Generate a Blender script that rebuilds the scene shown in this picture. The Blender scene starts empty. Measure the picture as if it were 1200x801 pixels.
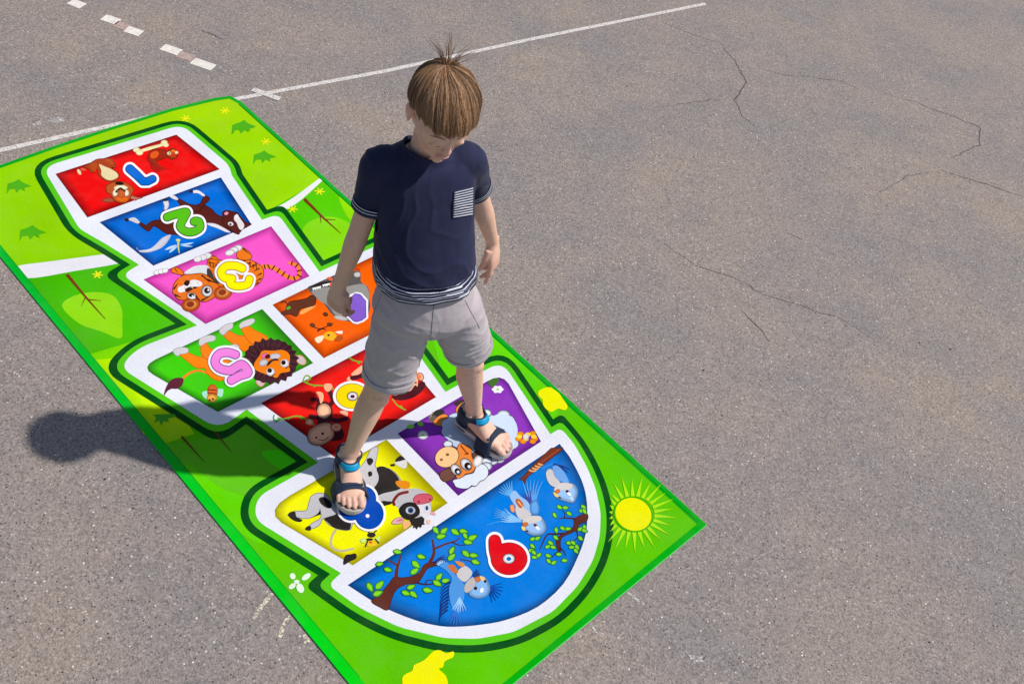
import bpy, bmesh, math, random
from mathutils import Vector, Matrix, noise
from mathutils.bvhtree import BVHTree
random.seed(7)
R = math.radians
SC = bpy.context.scene
C = SC.collection

# ------------------------------------------------------------------ camera, sky, sun, exposure
CAM_H = 2.2; FPX = 1211.0
cp, sp = math.cos(R(45)), math.sin(R(45)); cr, sr = math.cos(R(15)), math.sin(R(15))
FW = Vector((0, cp, -sp)); R0 = Vector((1, 0, 0)); U0 = Vector((0, sp, cp))
IX = R0*cr + U0*sr; IY = R0*sr - U0*cr
cam_d = bpy.data.cameras.new('camera'); cam = bpy.data.objects.new('camera', cam_d); C.objects.link(cam)
cam_d.sensor_width = 36; cam_d.lens = 36*FPX/1200; cam_d.clip_start = .05; cam_d.clip_end = 1000
m = Matrix((IX, -IY, -FW)).transposed().to_4x4(); m.translation = (0, 0, CAM_H); cam.matrix_world = m
SC.camera = cam
SUN = Vector((.80, .20, 1.13)).normalized()
w = bpy.data.worlds.new('World'); SC.world = w; w.use_nodes = True
nt = w.node_tree; sky = nt.nodes.new('ShaderNodeTexSky'); sky.sky_type = 'NISHITA'; sky.sun_disc = False
sky.sun_elevation = math.asin(SUN.z); sky.sun_rotation = math.atan2(SUN.x, SUN.y)
nt.links.new(sky.outputs[0], nt.nodes['Background'].inputs[0]); nt.nodes['Background'].inputs[1].default_value = .092
sd = bpy.data.lights.new('sun', 'SUN'); sd.energy = 4.0; sd.angle = R(1.0); sd.color = (1, .955, .90)
so = bpy.data.objects.new('sun', sd); C.objects.link(so); so.rotation_euler = SUN.to_track_quat('Z', 'Y').to_euler()
SC.view_settings.view_transform = 'Standard'; SC.view_settings.look = 'None'
SC.view_settings.exposure = 0; SC.view_settings.gamma = 1; SC.view_settings.use_curve_mapping = False
SC.render.engine = 'CYCLES'

def ray(u, v): return FW*FPX + IX*(u-600) + IY*(v-400.5)
def G(u, v, z=0.0):
    d = ray(u, v); t = (z-CAM_H)/d.z
    return Vector((d.x*t, d.y*t, z))
CAMP = Vector((0, 0, CAM_H))

# ------------------------------------------------------------------ materials
def lin(c):
    return tuple(((x/255)/12.92 if x/255 <= .04045 else ((x/255+.055)/1.055)**2.4) for x in c)
def hexl(c): return lin(c)+(1.,)
def new_mat(name):
    mt = bpy.data.materials.new(name); mt.use_nodes = True
    n = mt.node_tree; b = n.nodes['Principled BSDF']; return mt, n, b
def N(n, typ, **kw):
    nd = n.nodes.new(typ)
    for k, v in kw.items(): setattr(nd, k, v)
    return nd
def ramp(n, fac, stops):
    r = n.nodes.new('ShaderNodeValToRGB'); n.links.new(fac, r.inputs[0])
    el = r.color_ramp.elements
    while len(el) < len(stops): el.new(.5)
    for e, (p, c) in zip(el, stops): e.position = p; e.color = c if len(c) == 4 else tuple(c)+(1,)
    return r.outputs[0]
def mixc(n, fac, a, b, mode='MIX'):
    x = n.nodes.new('ShaderNodeMix'); x.data_type = 'RGBA'; x.blend_type = mode
    for s, val in ((x.inputs[0], fac), (x.inputs[6], a), (x.inputs[7], b)):
        if hasattr(val, 'is_linked') or hasattr(val, 'links'): n.links.new(val, s)
        else: s.default_value = val
    return x.outputs[2]
def noise_t(n, vec, scale, detail=3, rough=.5):
    t = n.nodes.new('ShaderNodeTexNoise'); t.inputs['Scale'].default_value = scale
    t.inputs['Detail'].default_value = detail; t.inputs['Roughness'].default_value = rough
    n.links.new(vec, t.inputs['Vector']); return t.outputs[0]
def objco(n):
    return n.nodes.new('ShaderNodeTexCoord').outputs['Object']
def bump(n, b, h, strength, dist):
    bp = n.nodes.new('ShaderNodeBump'); bp.inputs['Strength'].default_value = strength; bp.inputs['Distance'].default_value = dist
    n.links.new(h, bp.inputs['Height']); n.links.new(bp.outputs[0], b.inputs['Normal'])

def mat_asphalt():
    mt, n, b = new_mat('asphalt'); co = objco(n)
    big = noise_t(n, co, .9, 5, .6)
    base = ramp(n, big, [(.30, (.262, .222, .202, 1)), (.46, (.280, .236, .208, 1)), (.60, (.298, .245, .208, 1)), (.76, (.322, .258, .210, 1))])
    cool = noise_t(n, co, 2.3, 4, .6)
    base = mixc(n, ramp(n, cool, [(.42, (0, 0, 0, 1)), (.62, (.9, .9, .9, 1))]), base, (.238, .212, .204, 1))
    mid = noise_t(n, co, 14, 5, .7)
    base = mixc(n, 1.0, base, ramp(n, mid, [(.3, (.93, .93, .93, 1)), (.7, (1.06, 1.06, 1.05, 1))]), 'MULTIPLY')
    def cells(scale):
        v = n.nodes.new('ShaderNodeTexVoronoi'); v.inputs['Scale'].default_value = scale; n.links.new(co, v.inputs['Vector'])
        s = n.nodes.new('ShaderNodeSeparateColor'); n.links.new(v.outputs['Color'], s.inputs[0]); return v, s
    v1, s1 = cells(210); v2, s2 = cells(120); v3, s3 = cells(420)
    base = mixc(n, 1.0, base, ramp(n, s1.outputs[0], [(0, (.66, .66, .67, 1)), (.4, (.97, .97, .97, 1)), (.88, (1.08, 1.07, 1.06, 1)), (1, (1.4, 1.38, 1.35, 1))]), 'MULTIPLY')
    base = mixc(n, 1.0, base, ramp(n, s3.outputs[1], [(0, (.76, .76, .76, 1)), (.5, (1, 1, 1, 1)), (1, (1.22, 1.21, 1.2, 1))]), 'MULTIPLY')
    sel = ramp(n, s2.outputs[0], [(.925, (0, 0, 0, 1)), (.95, (1, 1, 1, 1))])
    near = ramp(n, v2.outputs['Distance'], [(.18, (1, 1, 1, 1)), (.34, (0, 0, 0, 1))])
    f = mixc(n, 1.0, sel, near, 'MULTIPLY')
    base = mixc(n, f, base, mixc(n, s2.outputs[1], (.42, .36, .32, 1), (.85, .78, .72, 1)))
    sel2 = ramp(n, s2.outputs[2], [(.965, (0, 0, 0, 1)), (.98, (1, 1, 1, 1))])
    base = mixc(n, mixc(n, 1.0, sel2, near, 'MULTIPLY'), base, (.05, .045, .045, 1))
    n.links.new(base, b.inputs['Base Color']); b.inputs['Roughness'].default_value = .82; b.inputs['Specular IOR Level'].default_value = .35
    h = mixc(n, .5, v1.outputs['Distance'], v3.outputs['Distance']); bump(n, b, h, .55, .0022)
    return mt
def mat_paint(name, col, wear=.45):
    mt, n, b = new_mat(name); co = objco(n)
    b.inputs['Roughness'].default_value = .7
    c = mixc(n, 1.0, col, ramp(n, noise_t(n, co, 60, 4), [(.3, (.80, .80, .80, 1)), (.7, (1.05, 1.05, 1.05, 1))]), 'MULTIPLY')
    n.links.new(c, b.inputs['Base Color'])
    tr = n.nodes.new('ShaderNodeBsdfTransparent'); mx = n.nodes.new('ShaderNodeMixShader')
    v = n.nodes.new('ShaderNodeTexNoise'); v.inputs['Scale'].default_value = 170; v.inputs['Detail'].default_value = 4; v.inputs['Roughness'].default_value = .75
    n.links.new(co, v.inputs['Vector'])
    r = ramp(n, v.outputs[0], [(wear-.04, (0, 0, 0, 1)), (wear+.02, (1, 1, 1, 1))])
    n.links.new(r, mx.inputs[0]); n.links.new(tr.outputs[0], mx.inputs[1]); n.links.new(b.outputs[0], mx.inputs[2])
    n.links.new(mx.outputs[0], n.nodes['Material Output'].inputs[0]); return mt
def mat_plain(name, col, rough=.6, spec=.4, bs=None, bd=.001, bstr=.3, var=.0, sheen=0, vscale=25):
    mt, n, b = new_mat(name); co = objco(n)
    c4 = tuple(col)+(1,)
    if var:
        lo = tuple(x*(1-var) for x in col)+(1,); hi = tuple(min(1, x*(1+var)) for x in col)+(1,)
        n.links.new(ramp(n, noise_t(n, co, vscale, 4), [(.3, lo), (.7, hi)]), b.inputs['Base Color'])
    else: b.inputs['Base Color'].default_value = c4
    b.inputs['Roughness'].default_value = rough; b.inputs['Specular IOR Level'].default_value = spec
    if sheen: b.inputs['Sheen Weight'].default_value = sheen
    if bs: bump(n, b, noise_t(n, co, bs, 3), bstr, bd)
    return mt
def mat_print():
    mt, n, b = new_mat('printed_fabric'); co = objco(n)
    a = n.nodes.new('ShaderNodeVertexColor'); a.layer_name = 'Col'
    c = mixc(n, 1.0, a.outputs[0], ramp(n, noise_t(n, co, 420, 2, .8), [(.25, (.80, .80, .80, 1)), (.75, (1.10, 1.10, 1.10, 1))]), 'MULTIPLY')
    c = mixc(n, 1.0, c, ramp(n, noise_t(n, co, 5, 3), [(.3, (.90, .90, .90, 1)), (.7, (1.04, 1.04, 1.04, 1))]), 'MULTIPLY')
    c = mixc(n, ramp(n, noise_t(n, co, 11, 6, .7), [(.45, (.0, .0, .0, 1)), (.78, (.045, .045, .045, 1))]), c, (.42, .36, .30, 1))
    n.links.new(c, b.inputs['Base Color']); b.inputs['Roughness'].default_value = .7; b.inputs['Specular IOR Level'].default_value = .03
    bump(n, b, noise_t(n, co, 700, 2), .25, .0006)
    return mt
M_ASPH = mat_asphalt(); M_PRINT = mat_print()
M_LINE = mat_paint('road_paint_white', (.70, .65, .61, 1), .43)
M_DASH = mat_paint('road_paint_dash', (.78, .72, .64, 1), .36)
M_DASHP = mat_paint('road_paint_pink', (.46, .33, .29, 1), .40)
M_CHALK = mat_paint('chalk', (.78, .70, .52, 1), .50)
M_CHALKF = mat_paint('chalk_faint', (.60, .57, .55, 1), .53)
M_CRACK = mat_paint('crack_dirt', (.085, .07, .064, 1), .47)

def link(name, me, mat, parent=None, smooth=False):
    o = bpy.data.objects.new(name, me); C.objects.link(o)
    for mm in (mat if isinstance(mat, (list, tuple)) else [mat]): me.materials.append(mm)
    if parent: o.parent = parent
    if smooth:
        for p in me.polygons: p.use_smooth = True
    return o
def tag(o, label=None, cat=None, group=None, kind=None):
    if label: o['label'] = label
    if cat: o['category'] = cat
    if group: o['group'] = group
    if kind: o['kind'] = kind
    return o
def mesh(name, vs, fs):
    me = bpy.data.meshes.new(name); me.from_pydata([tuple(v) for v in vs], [], fs); me.update(); return me

# ------------------------------------------------------------------ ground
def ground():
    vs = []; fs = []
    ks = [-150, -20, -5, 5, 20, 150]
    for y in ks:
        for x in ks: vs.append((x, y, 0))
    n = len(ks)
    for j in range(n-1):
        for i in range(n-1): fs.append((j*n+i, j*n+i+1, (j+1)*n+i+1, (j+1)*n+i))
    o = link('asphalt_ground', mesh('asphalt_ground', vs, fs), M_ASPH)
    tag(o, 'weathered grey brown asphalt playground surface with pale aggregate', kind='structure')
ground()

def strip(name, pts, width, mat, label, z=.0012, jag=0., taper=False, px=True):
    """a painted or cracked line on the ground through photo points; width in metres"""
    P = [G(*p, z) for p in pts] if px else [Vector(p) for p in pts]
    Q = []
    for a, b in zip(P, P[1:]):
        L = (b-a).length; k = max(1, int(L/.018)) if jag else max(1, int(L/.3))
        for i in range(k): Q.append(a.lerp(b, i/k))
    Q.append(P[-1]); nq = len(Q)
    if jag:
        Q = [q+Vector((noise.noise(q*23)*jag+noise.noise(q*90)*jag*.5, noise.noise(q*23+Vector((9, 9, 9)))*jag+noise.noise(q*80+Vector((3, 3, 3)))*jag*.5, 0)) for q in Q]
    vs = []; fs = []
    for i, q in enumerate(Q):
        t = (Q[min(i+1, nq-1)]-Q[max(i-1, 0)]).normalized(); nn = Vector((-t.y, t.x, 0))
        ww = width*(1+(.6*noise.noise(q*70) if jag else 0))
        if taper: ww *= max(.15, math.sin(math.pi*(i+.3)/(nq)))**.6
        vs += [q-nn*ww/2, q+nn*ww/2]
    for i in range(nq-1): fs.append((2*i, 2*i+2, 2*i+3, 2*i+1))
    return tag(link(name, mesh(name, vs, fs), mat), label, kind='structure')
strip('painted_line', [(-60, 190), (0, 176), (207, 130), (284, 114.5), (450, 83.6), (620, 46.5), (827, 4.5)], .0205, M_LINE, 'long white painted line crossing the asphalt behind the boy')
strip('painted_tick', [(296, 104.5), (328, 116)], .026, M_LINE, 'short white painted tick crossing the long line', z=.0024)
S4 = lambda pts: [(a/4, b/4) for a, b in pts]
for pts, mt, l in (([(330, 6), (390, 30)], M_DASH, 'worn white dash at the top edge of the row'), ([(484, 80), (556, 104)], M_DASH, 'worn white dash second in the row'),
                ([(592, 135), (662, 158)], M_DASH, 'worn white dash after the upper pinkish one'), ([(762, 219), (844, 247)], M_DASH, 'worn white dash before the lower pinkish one'),
                ([(903, 284), (1002, 318)], M_DASH, 'worn white dash nearest the mat'), ([(540, 110), (598, 130)], M_DASHP, 'faded pinkish dash in the upper pair'), ([(836, 253), (906, 275)], M_DASHP, 'faded pinkish dash in the lower pair')):
    strip('painted_dash', S4(pts), .045, mt, l)
Z2 = lambda pts: [(600+a/2, b/2) for a, b in pts]
for pts, wd in (([(487, 100), (520, 140), (548, 190), (522, 235), (540, 270), (570, 298)], .006), ([(350, 50), (420, 80), (487, 100)], .0035),
            ([(580, 162), (640, 176), (720, 184), (770, 190), (815, 210)], .0038), ([(870, 216), (950, 242), (1040, 275), (1098, 300), (1095, 340), (1020, 375)], .0055),
            ([(1005, 400), (1060, 415), (1130, 438), (1200, 462)], .0065), ([(1005, 400), (930, 410), (840, 465)], .003),
            ([(340, 560), (430, 622), (520, 650), (590, 690), (680, 715), (780, 750), (850, 798)], .0038), ([(545, 728), (575, 765), (605, 798)], .005),
            ([(1160, 145), (1200, 165)], .005), ([(350, 250), (430, 238), (510, 232)], .0025), ([(640, 545), (680, 562)], .004)):
    strip('asphalt_crack', Z2(pts), wd*.95, M_CRACK, 'thin jagged crack in the asphalt', z=.0008, jag=.012, taper=True)
strip('asphalt_crack', [(235, 35), (262, 47)], .006, M_CRACK, 'thin jagged crack in the asphalt', z=.0008, jag=.01, taper=True)
ZE = lambda pts: [(280+a/4.286, 620+b/4.286) for a, b in pts]
for pts, wd in ((ZE([(165, 322), (115, 380), (78, 450)]), .013), (ZE([(262, 425), (225, 480), (205, 535)]), .014), (ZE([(330, 530), (345, 570)]), .016)):
    strip('chalk_mark', pts, wd, M_CHALK, 'pale chalk scrawl on the asphalt beside the mat', z=.001, jag=.006, taper=True)
for pts, wd in (([(733, 694), (755, 708)], .010), ([(690, 730), (706, 743)], .010), ([(808, 770), (824, 774)], .02), ([(55, 140), (76, 141)], .03), ([(40, 146), (48, 143)], .02), ([(110, 97), (140, 95)], .006), ([(130, 88), (145, 90)], .008), ([(136, 128), (150, 122)], .008)):
    strip('chalk_mark', pts, wd, M_CHALKF, 'faint pale chalk smudge on the asphalt', z=.001, jag=.01, taper=True)

def grit():
    rg = random.Random(11); bm = bmesh.new()
    for _ in range(420):
        p = G(rg.uniform(-20, 1220), rg.uniform(60, 810)**1.0, 0); r = rg.uniform(.0010, .0024)*(1.6 if rg.random() < .06 else 1)
        q = bmesh.ops.create_icosphere(bm, subdivisions=1, radius=r)['verts']; sx, sy, sz = rg.uniform(.7, 1.4), rg.uniform(.7, 1.3), rg.uniform(.5, .9)
        mi_ = 0 if rg.random() < .55 else 1
        for v in q: v.co = p+Vector((v.co.x*sx, v.co.y*sy, v.co.z*sz+r*.4))+Vector((rg.uniform(-1, 1), rg.uniform(-1, 1), 0))*r*.15
        for f in {f for v in q for f in v.link_faces}: f.material_index = mi_
    me = bpy.data.meshes.new('loose_grit'); bm.to_mesh(me); bm.free()
    a = mat_plain('pale_grit', (.55, .50, .45), .8, .3); b = mat_plain('dark_grit', (.06, .05, .045), .8, .3)
    tag(link('loose_grit', me, [a, b]), 'tiny loose stones scattered over the asphalt', kind='stuff')
grit()


# ------------------------------------------------------------------ hopscotch mat (a real sheet on the ground, its print built as thin ink layers)
ZK = dict(a=(80, 150, 8), b=(145, 215, 8), c=(180, 275, 6.667), d=(185, 365, 6.667), e=(310, 300, 8), g=(300, 415, 8), h=(330, 520, 8), i=(370, 570, 8),
          j=(490, 470, 8), k=(420, 610, 6.667), l=(560, 525, 8), m=(560, 585, 8), n=(690, 540, 8), o=(420, 380, 8), A=(0, 100, 3.483), B=(200, 80, 3.336),
          C=(0, 280, 3.337), D=(0, 400, 3.337), E=(280, 620, 4.286), F=(620, 430, 3.814), K=(300, 500, 4.45), L=(440, 430, 5), M=(540, 560, 3.323), P=(0, 0, 1))
def tp(key, pts):
    x, y, s = ZK[key]; return [(x+a/s, y+b/s) for a, b in pts]
def crom(p, closed=True, k=5):
    n = len(p); out = []
    rng = range(n) if closed else range(n-1)
    for i in rng:
        if closed: a, b, c, d = p[i-1], p[i], p[(i+1) % n], p[(i+2) % n]
        else: a, b, c, d = p[max(i-1, 0)], p[i], p[i+1], p[min(i+2, n-1)]
        for j in range(k):
            t = j/k; out.append(tuple(.5*((2*b[q])+(-a[q]+c[q])*t+(2*a[q]-5*b[q]+4*c[q]-d[q])*t*t+(-a[q]+3*b[q]-3*c[q]+d[q])*t**3) for q in range(len(b))))
    if not closed: out.append(tuple(p[-1]))
    return out
MAT_T = .004
class Art:
    zl = MAT_T
    def __init__(s, base=None):
        s.v = []; s.f = []; s.c = []
        if base: Art.zl = base
    @staticmethod
    def nz():
        Art.zl += .000006; return Art.zl
    def poly(s, col, pts, z=None, ground=False):
        z = z or Art.nz()
        P = [Vector((p[0], p[1], z)) for p in pts] if ground else [G(p[0], p[1], z) for p in pts]
        ar = sum(P[i-1].x*P[i].y-P[i].x*P[i-1].y for i in range(len(P)))
        if ar < 0: P.reverse()
        b = len(s.v); s.v += P; s.f.append(list(range(b, b+len(P)))); s.c += [hexl(col)]*len(P); return s
    def sm(s, key, col, pts, k=4, line=None, lw=.8):
        q = crom(tp(key, pts), True, k)
        if line is not None: s.outline(line, q, lw)
        return s.soft(col, q)
    def soft(s, col, q):
        xs = [p[0] for p in q]; ys = [p[1] for p in q]; d = min(max(xs)-min(xs), max(ys)-min(ys))
        if d < 5: return s.poly(col, q)
        A_ = abs(sum(q[i-1][0]*q[i][1]-q[i][0]*q[i-1][1] for i in range(len(q)))); pts = sorted(set(q)); hull = []
        for seq in (pts, pts[::-1]):
            h = []
            for p in seq:
                while len(h) > 1 and (h[-1][0]-h[-2][0])*(p[1]-h[-2][1])-(h[-1][1]-h[-2][1])*(p[0]-h[-2][0]) <= 0: h.pop()
                h.append(p)
            hull += h[:-1]
        HA = abs(sum(hull[i-1][0]*hull[i][1]-hull[i][0]*hull[i-1][1] for i in range(len(hull))))
        if A_ < .90*HA: return s.poly(col, q)
        k = (.72, .80, .87, .94) if d > 8 else (.80, .88, .95); st_ = min(1.0, d*.055)
        s.poly(tuple(c*k[0] for c in col), q)
        ok = 0
        for i, kk in enumerate(k[1:]+(1,)):
            if not s.outline(tuple(c*kk for c in col), q, -st_*(i+1), True): break
            ok += 1
        if ok < len(k): s.poly(tuple(c*.97 for c in col), q)
        return s
    def pg(s, key, col, pts, line=None, lw=.8):
        q = tp(key, pts)
        if line is not None: s.outline(line, q, lw)
        return s.poly(col, q)
    def outline(s, col, q, lw, check=False):
        n = len(q); ar = sum(q[i-1][0]*q[i][1]-q[i][0]*q[i-1][1] for i in range(n)); sg = 1 if ar > 0 else -1; out = []
        for i in range(n):
            a, b, c = q[i-1], q[i], q[(i+1) % n]
            d1 = (b[0]-a[0], b[1]-a[1]); d2 = (c[0]-b[0], c[1]-b[1]); l1 = math.hypot(*d1) or 1; l2 = math.hypot(*d2) or 1
            nx = d1[1]/l1+d2[1]/l2; ny = -(d1[0]/l1+d2[0]/l2); l = math.hypot(nx, ny)
            if l < .3: nx, ny, l = d1[1]/l1, -d1[0]/l1, 1
            mm = lw*min(1.6, 2/max(l, .5))*sg
            out.append((b[0]+nx/l*mm, b[1]+ny/l*mm))
        if check:
            for i in range(n):
                j = (i+1) % n
                if (q[j][0]-q[i][0])*(out[j][0]-out[i][0])+(q[j][1]-q[i][1])*(out[j][1]-out[i][1]) <= 0: return False
            xs = [p[0] for p in out]; ys = [p[1] for p in out]
            m_ = n//8+1
            for i in range(n):
                for j in range(i+m_, min(n, i+n-m_)):
                    if math.hypot(out[i][0]-out[j][0], out[i][1]-out[j][1]) < abs(lw)*.6: return False
        s.poly(col, out); return True
    def ell(s, key, col, cx, cy, rx, ry, ang=0, line=None, lw=.8, n=20):
        a = R(ang); pts = [(cx+rx*math.cos(t)*math.cos(a)-ry*math.sin(t)*math.sin(a), cy+rx*math.cos(t)*math.sin(a)+ry*math.sin(t)*math.cos(a)) for t in [6.2832*i/n for i in range(n)]]
        q = tp(key, pts)
        if line is not None: s.outline(line, q, lw)
        return s.soft(col, q) if (ry > 20 and n <= 20) else s.poly(col, q)
    def st(s, key, col, pts, w, w1=None, smooth=True, halo=None, k=6, caps=True):
        """a brush stroke; width in photo pixels, optional list of (colour, extra) drawn beneath"""
        q = tp(key, pts)
        if smooth and len(q) > 2: q = crom(q, False, k)
        w1 = w if w1 is None else w1; n = len(q)
        if max(w, w1) > 7.5:
            D = [q[0]]
            for p in q[1:]:
                a = D[-1]; L_ = math.hypot(p[0]-a[0], p[1]-a[1]); kk = max(1, int(L_/1.6))
                D += [(a[0]+(p[0]-a[0])*j/kk, a[1]+(p[1]-a[1])*j/kk) for j in range(1, kk+1)]
            for cc, ex in (halo or [])+[(col, 0)]:
                for i, p in enumerate(D):
                    ww = (w+(w1-w)*i/(len(D)-1))/2+ex; s.poly(cc, [(p[0]+ww*math.cos(t), p[1]+ww*math.sin(t)) for t in [6.2832*k_/26 for k_ in range(26)]])
            return s
        for cc, ex in (halo or [])+[(col, 0)]:
            z = Art.nz(); Lf = []; Rt = []
            for i, p in enumerate(q):
                a = q[max(i-1, 0)]; c = q[min(i+1, n-1)]
                d1 = (p[0]-a[0], p[1]-a[1]); d2 = (c[0]-p[0], c[1]-p[1]); l1 = math.hypot(*d1); l2 = math.hypot(*d2)
                u = ((d1[0]/l1 if l1 else 0)+(d2[0]/l2 if l2 else 0), (d1[1]/l1 if l1 else 0)+(d2[1]/l2 if l2 else 0)); l = math.hypot(*u) or 1
                sc = min(1.5, (2/l if (l1 and l2) else 1)); nx, ny = -u[1]/l, u[0]/l; ww = (w+(w1-w)*i/(n-1))/2+ex; ww *= sc
                Lf.append((p[0]+nx*ww, p[1]+ny*ww)); Rt.append((p[0]-nx*ww, p[1]-ny*ww))
            b = len(s.v); s.v += [G(x, y, z) for x, y in Lf+Rt]; s.c += [hexl(cc)]*(2*n)
            for i in range(n-1): s.f.append([b+i, b+i+1, b+n+i+1, b+n+i])
            if caps:
                for p, ww in ((q[0], w/2+ex), (q[-1], w1/2+ex)):
                    if ww > .4: s.poly(cc, [(p[0]+ww*math.cos(t), p[1]+ww*math.sin(t)) for t in [6.2832*i/14 for i in range(14)]], z=Art.nz())
        return s
    def vign(s, col, edge, pts, t=.12, curve=False):
        z = Art.nz(); P = [G(*p, z) for p in pts]; n = len(P); c = sum(P, Vector())/n; b = len(s.v)
        ar = sum(P[i-1].x*P[i].y-P[i].x*P[i-1].y for i in range(n))
        if ar < 0: P.reverse()
        I = []; J = []
        for p_, d1, d2 in ((P[i], (P[i]-P[i-1]), (P[(i+1) % n]-P[i])) for i in range(n)):
            if curve: I.append(p_.lerp(c, t*.4)); J.append(p_.lerp(c, t)); continue
            d1 = d1.normalized(); d2 = d2.normalized(); nn = Vector((-(d1+d2).y, (d1+d2).x, 0)); L = nn.length
            I.append(p_+nn/L*t*.16*min(2.2, 2/L)); J.append(p_+nn/L*t*.4*min(2.2, 2/L))
        e2 = tuple(x*.45+y*.55 for x, y in zip(hexl(col), hexl(edge)))
        s.v += P+I+J; s.c += [hexl(edge)]*n+[e2]*n+[hexl(col)]*n
        for i in range(n):
            j = (i+1) % n; s.f.append([b+i, b+j, b+n+j, b+n+i]); s.f.append([b+n+i, b+n+j, b+2*n+j, b+2*n+i])
        s.f.append([b+2*n+i for i in range(n)]); return s
    def build(s, name, parent=None, label=None):
        me = mesh(name, s.v, s.f); ca = me.color_attributes.new('Col', 'FLOAT_COLOR', 'POINT')
        for i, c in enumerate(s.c): ca.data[i].color = c
        o = link(name, me, M_PRINT, parent)
        if label: o['label'] = label
        return o

mat_edge = [(-68, 217), (0, 193.5), (65, 170.5), (130, 149), (201, 127), (250, 115), (270, 112.3), (283, 119.5), (828, 614), (600, 801), (486, 894)]
def mat_sheet():
    z = MAT_T; top = [G(*p, z) for p in mat_edge]
    if sum(top[i-1].x*top[i].y-top[i].x*top[i-1].y for i in range(len(top))) < 0: top.reverse()
    n = len(top); c = sum(top, Vector())/n
    out = [t+(t-c).normalized()*.0015 for t in top]
    vs = top+[Vector((o.x, o.y, z-.0015)) for o in out]+[Vector((o.x, o.y, .0005)) for o in out]
    fs = [list(range(n))]
    for i in range(n):
        j = (i+1) % n; fs += [[j, i, n+i, n+j], [n+j, n+i, 2*n+i, 2*n+j]]
    me = mesh('hopscotch_mat', vs, fs); ca = me.color_attributes.new('Col', 'FLOAT_COLOR', 'POINT')
    for i in range(len(vs)): ca.data[i].color = hexl((30, 190, 40)) if i < n else hexl((90, 225, 110))
    o = link('hopscotch_mat', me, M_PRINT)
    return tag(o, 'long green printed hopscotch mat with numbered animal squares lying on the asphalt', 'play mat')
MAT = mat_sheet()
# ---- background meadow print
bg = Art(.0041); bg.soft = bg.poly
hem_in = [(-55, 219.5), (0, 197), (65, 174), (130, 152.5), (201, 130.5), (250, 118.5), (269, 115.5), (279, 121), (817, 613.5), (593, 797), (487, 877)]
bg.poly((90, 190, 0), hem_in)
def grad(art, pts, cols, z=None):
    z = z or Art.nz(); P = [G(*p, z) for p in pts]; cc = [hexl(c) for c in cols]
    if sum(P[i-1].x*P[i].y-P[i].x*P[i-1].y for i in range(len(P))) < 0: P.reverse(); cc.reverse()
    b = len(art.v); art.v += P; art.c += cc; art.f.append(list(range(b, b+len(P))))
# upper lime meadow
grad(bg, [(-55, 219.5), (0, 197), (65, 174), (130, 152.5)], [(140, 205, 0)]*4)
grad(bg, [(130, 152.5), (201, 130.5), (250, 118.5), (269, 115.5), (279, 121), (330, 168), (377, 210), (310, 249), (250, 262), (133, 297), (20, 313), (-55, 219.5)],
     [(150, 205, 0), (155, 205, 0), (160, 205, 0), (160, 205, 10), (155, 208, 0), (150, 210, 0), (150, 212, 0), (160, 215, 0), (150, 210, 0), (125, 195, 0), (135, 200, 0), (140, 205, 0)])
# deeper green flanks below the white path
grad(bg, [(28, 325), (150, 305), (300, 265), (382, 216), (440, 268), (460, 330), (240, 400), (190, 395), (106, 414)],
     [(60, 170, 0), (70, 185, 5), (75, 195, 0), (80, 190, 0), (110, 205, 0), (100, 215, 0), (80, 200, 0), (75, 190, 5), (75, 175, 10)])
bg.sm('C', (138, 208, 20), [(243, 262), (290, 222), (370, 207), (440, 220), (475, 270), (478, 330), (472, 388), (400, 362), (310, 330)], 4)
grad(bg, tp('C', [(350, 450), (520, 400), (700, 345), (720, 352), (530, 430), (475, 470), (370, 472)]), [(115, 205, 0), (125, 210, 0), (130, 215, 10), (130, 215, 10), (130, 215, 0), (135, 215, 0), (125, 210, 0)])
grad(bg, tp('C', [(370, 472), (480, 462), (470, 500), (520, 570), (700, 665), (760, 760), (640, 801), (560, 760), (520, 680)]), [(165, 220, 0), (185, 235, 0), (190, 235, 0), (200, 240, 0), (205, 235, 0), (160, 220, 0), (150, 210, 0), (160, 220, 0), (190, 235, 0)])
bg.poly((96, 190, 25), tp('D', [(640, 400), (700, 400), (860, 350), (970, 275), (1180, 430), (1150, 520), (960, 600), (860, 570), (740, 480), (695, 465)]))
bg.sm('D', (75, 230, 0), [(1022, 432), (1110, 425), (1168, 460), (1130, 510), (1080, 490)], 4)
bg.sm('D', (95, 205, 0), [(660, 470), (740, 480), (860, 570), (960, 610), (960, 700), (1010, 760), (1040, 790), (960, 760), (820, 630)], 4)
# right hand flank
bg.sm('B', (130, 212, 10), [(520, 620), (600, 580), (690, 600), (760, 680), (790, 760), (700, 801), (600, 760), (530, 700)], 4)
bg.sm('B', (140, 215, 0), [(660, 515), (672, 500), (735, 560), (700, 590)], 4)
grad(bg, [(500, 360), (572, 388), (660, 468), (645, 500), (580, 420), (520, 450)], [(95, 205, 0), (100, 215, 10), (95, 205, 10), (95, 205, 5), (90, 210, 0), (90, 215, 0)])
# white path
bg.sm('P', (226, 224, 228), [(17, 313), (60, 306), (131, 296.5), (165, 291), (166, 300), (137, 309), (90, 317), (31, 326)], 4)
bg.poly((228, 226, 226), crom([(306, 249), (335, 237), (375, 208.5)], False)+crom([(378, 211.5), (345, 240), (308, 257)], False))
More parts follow.
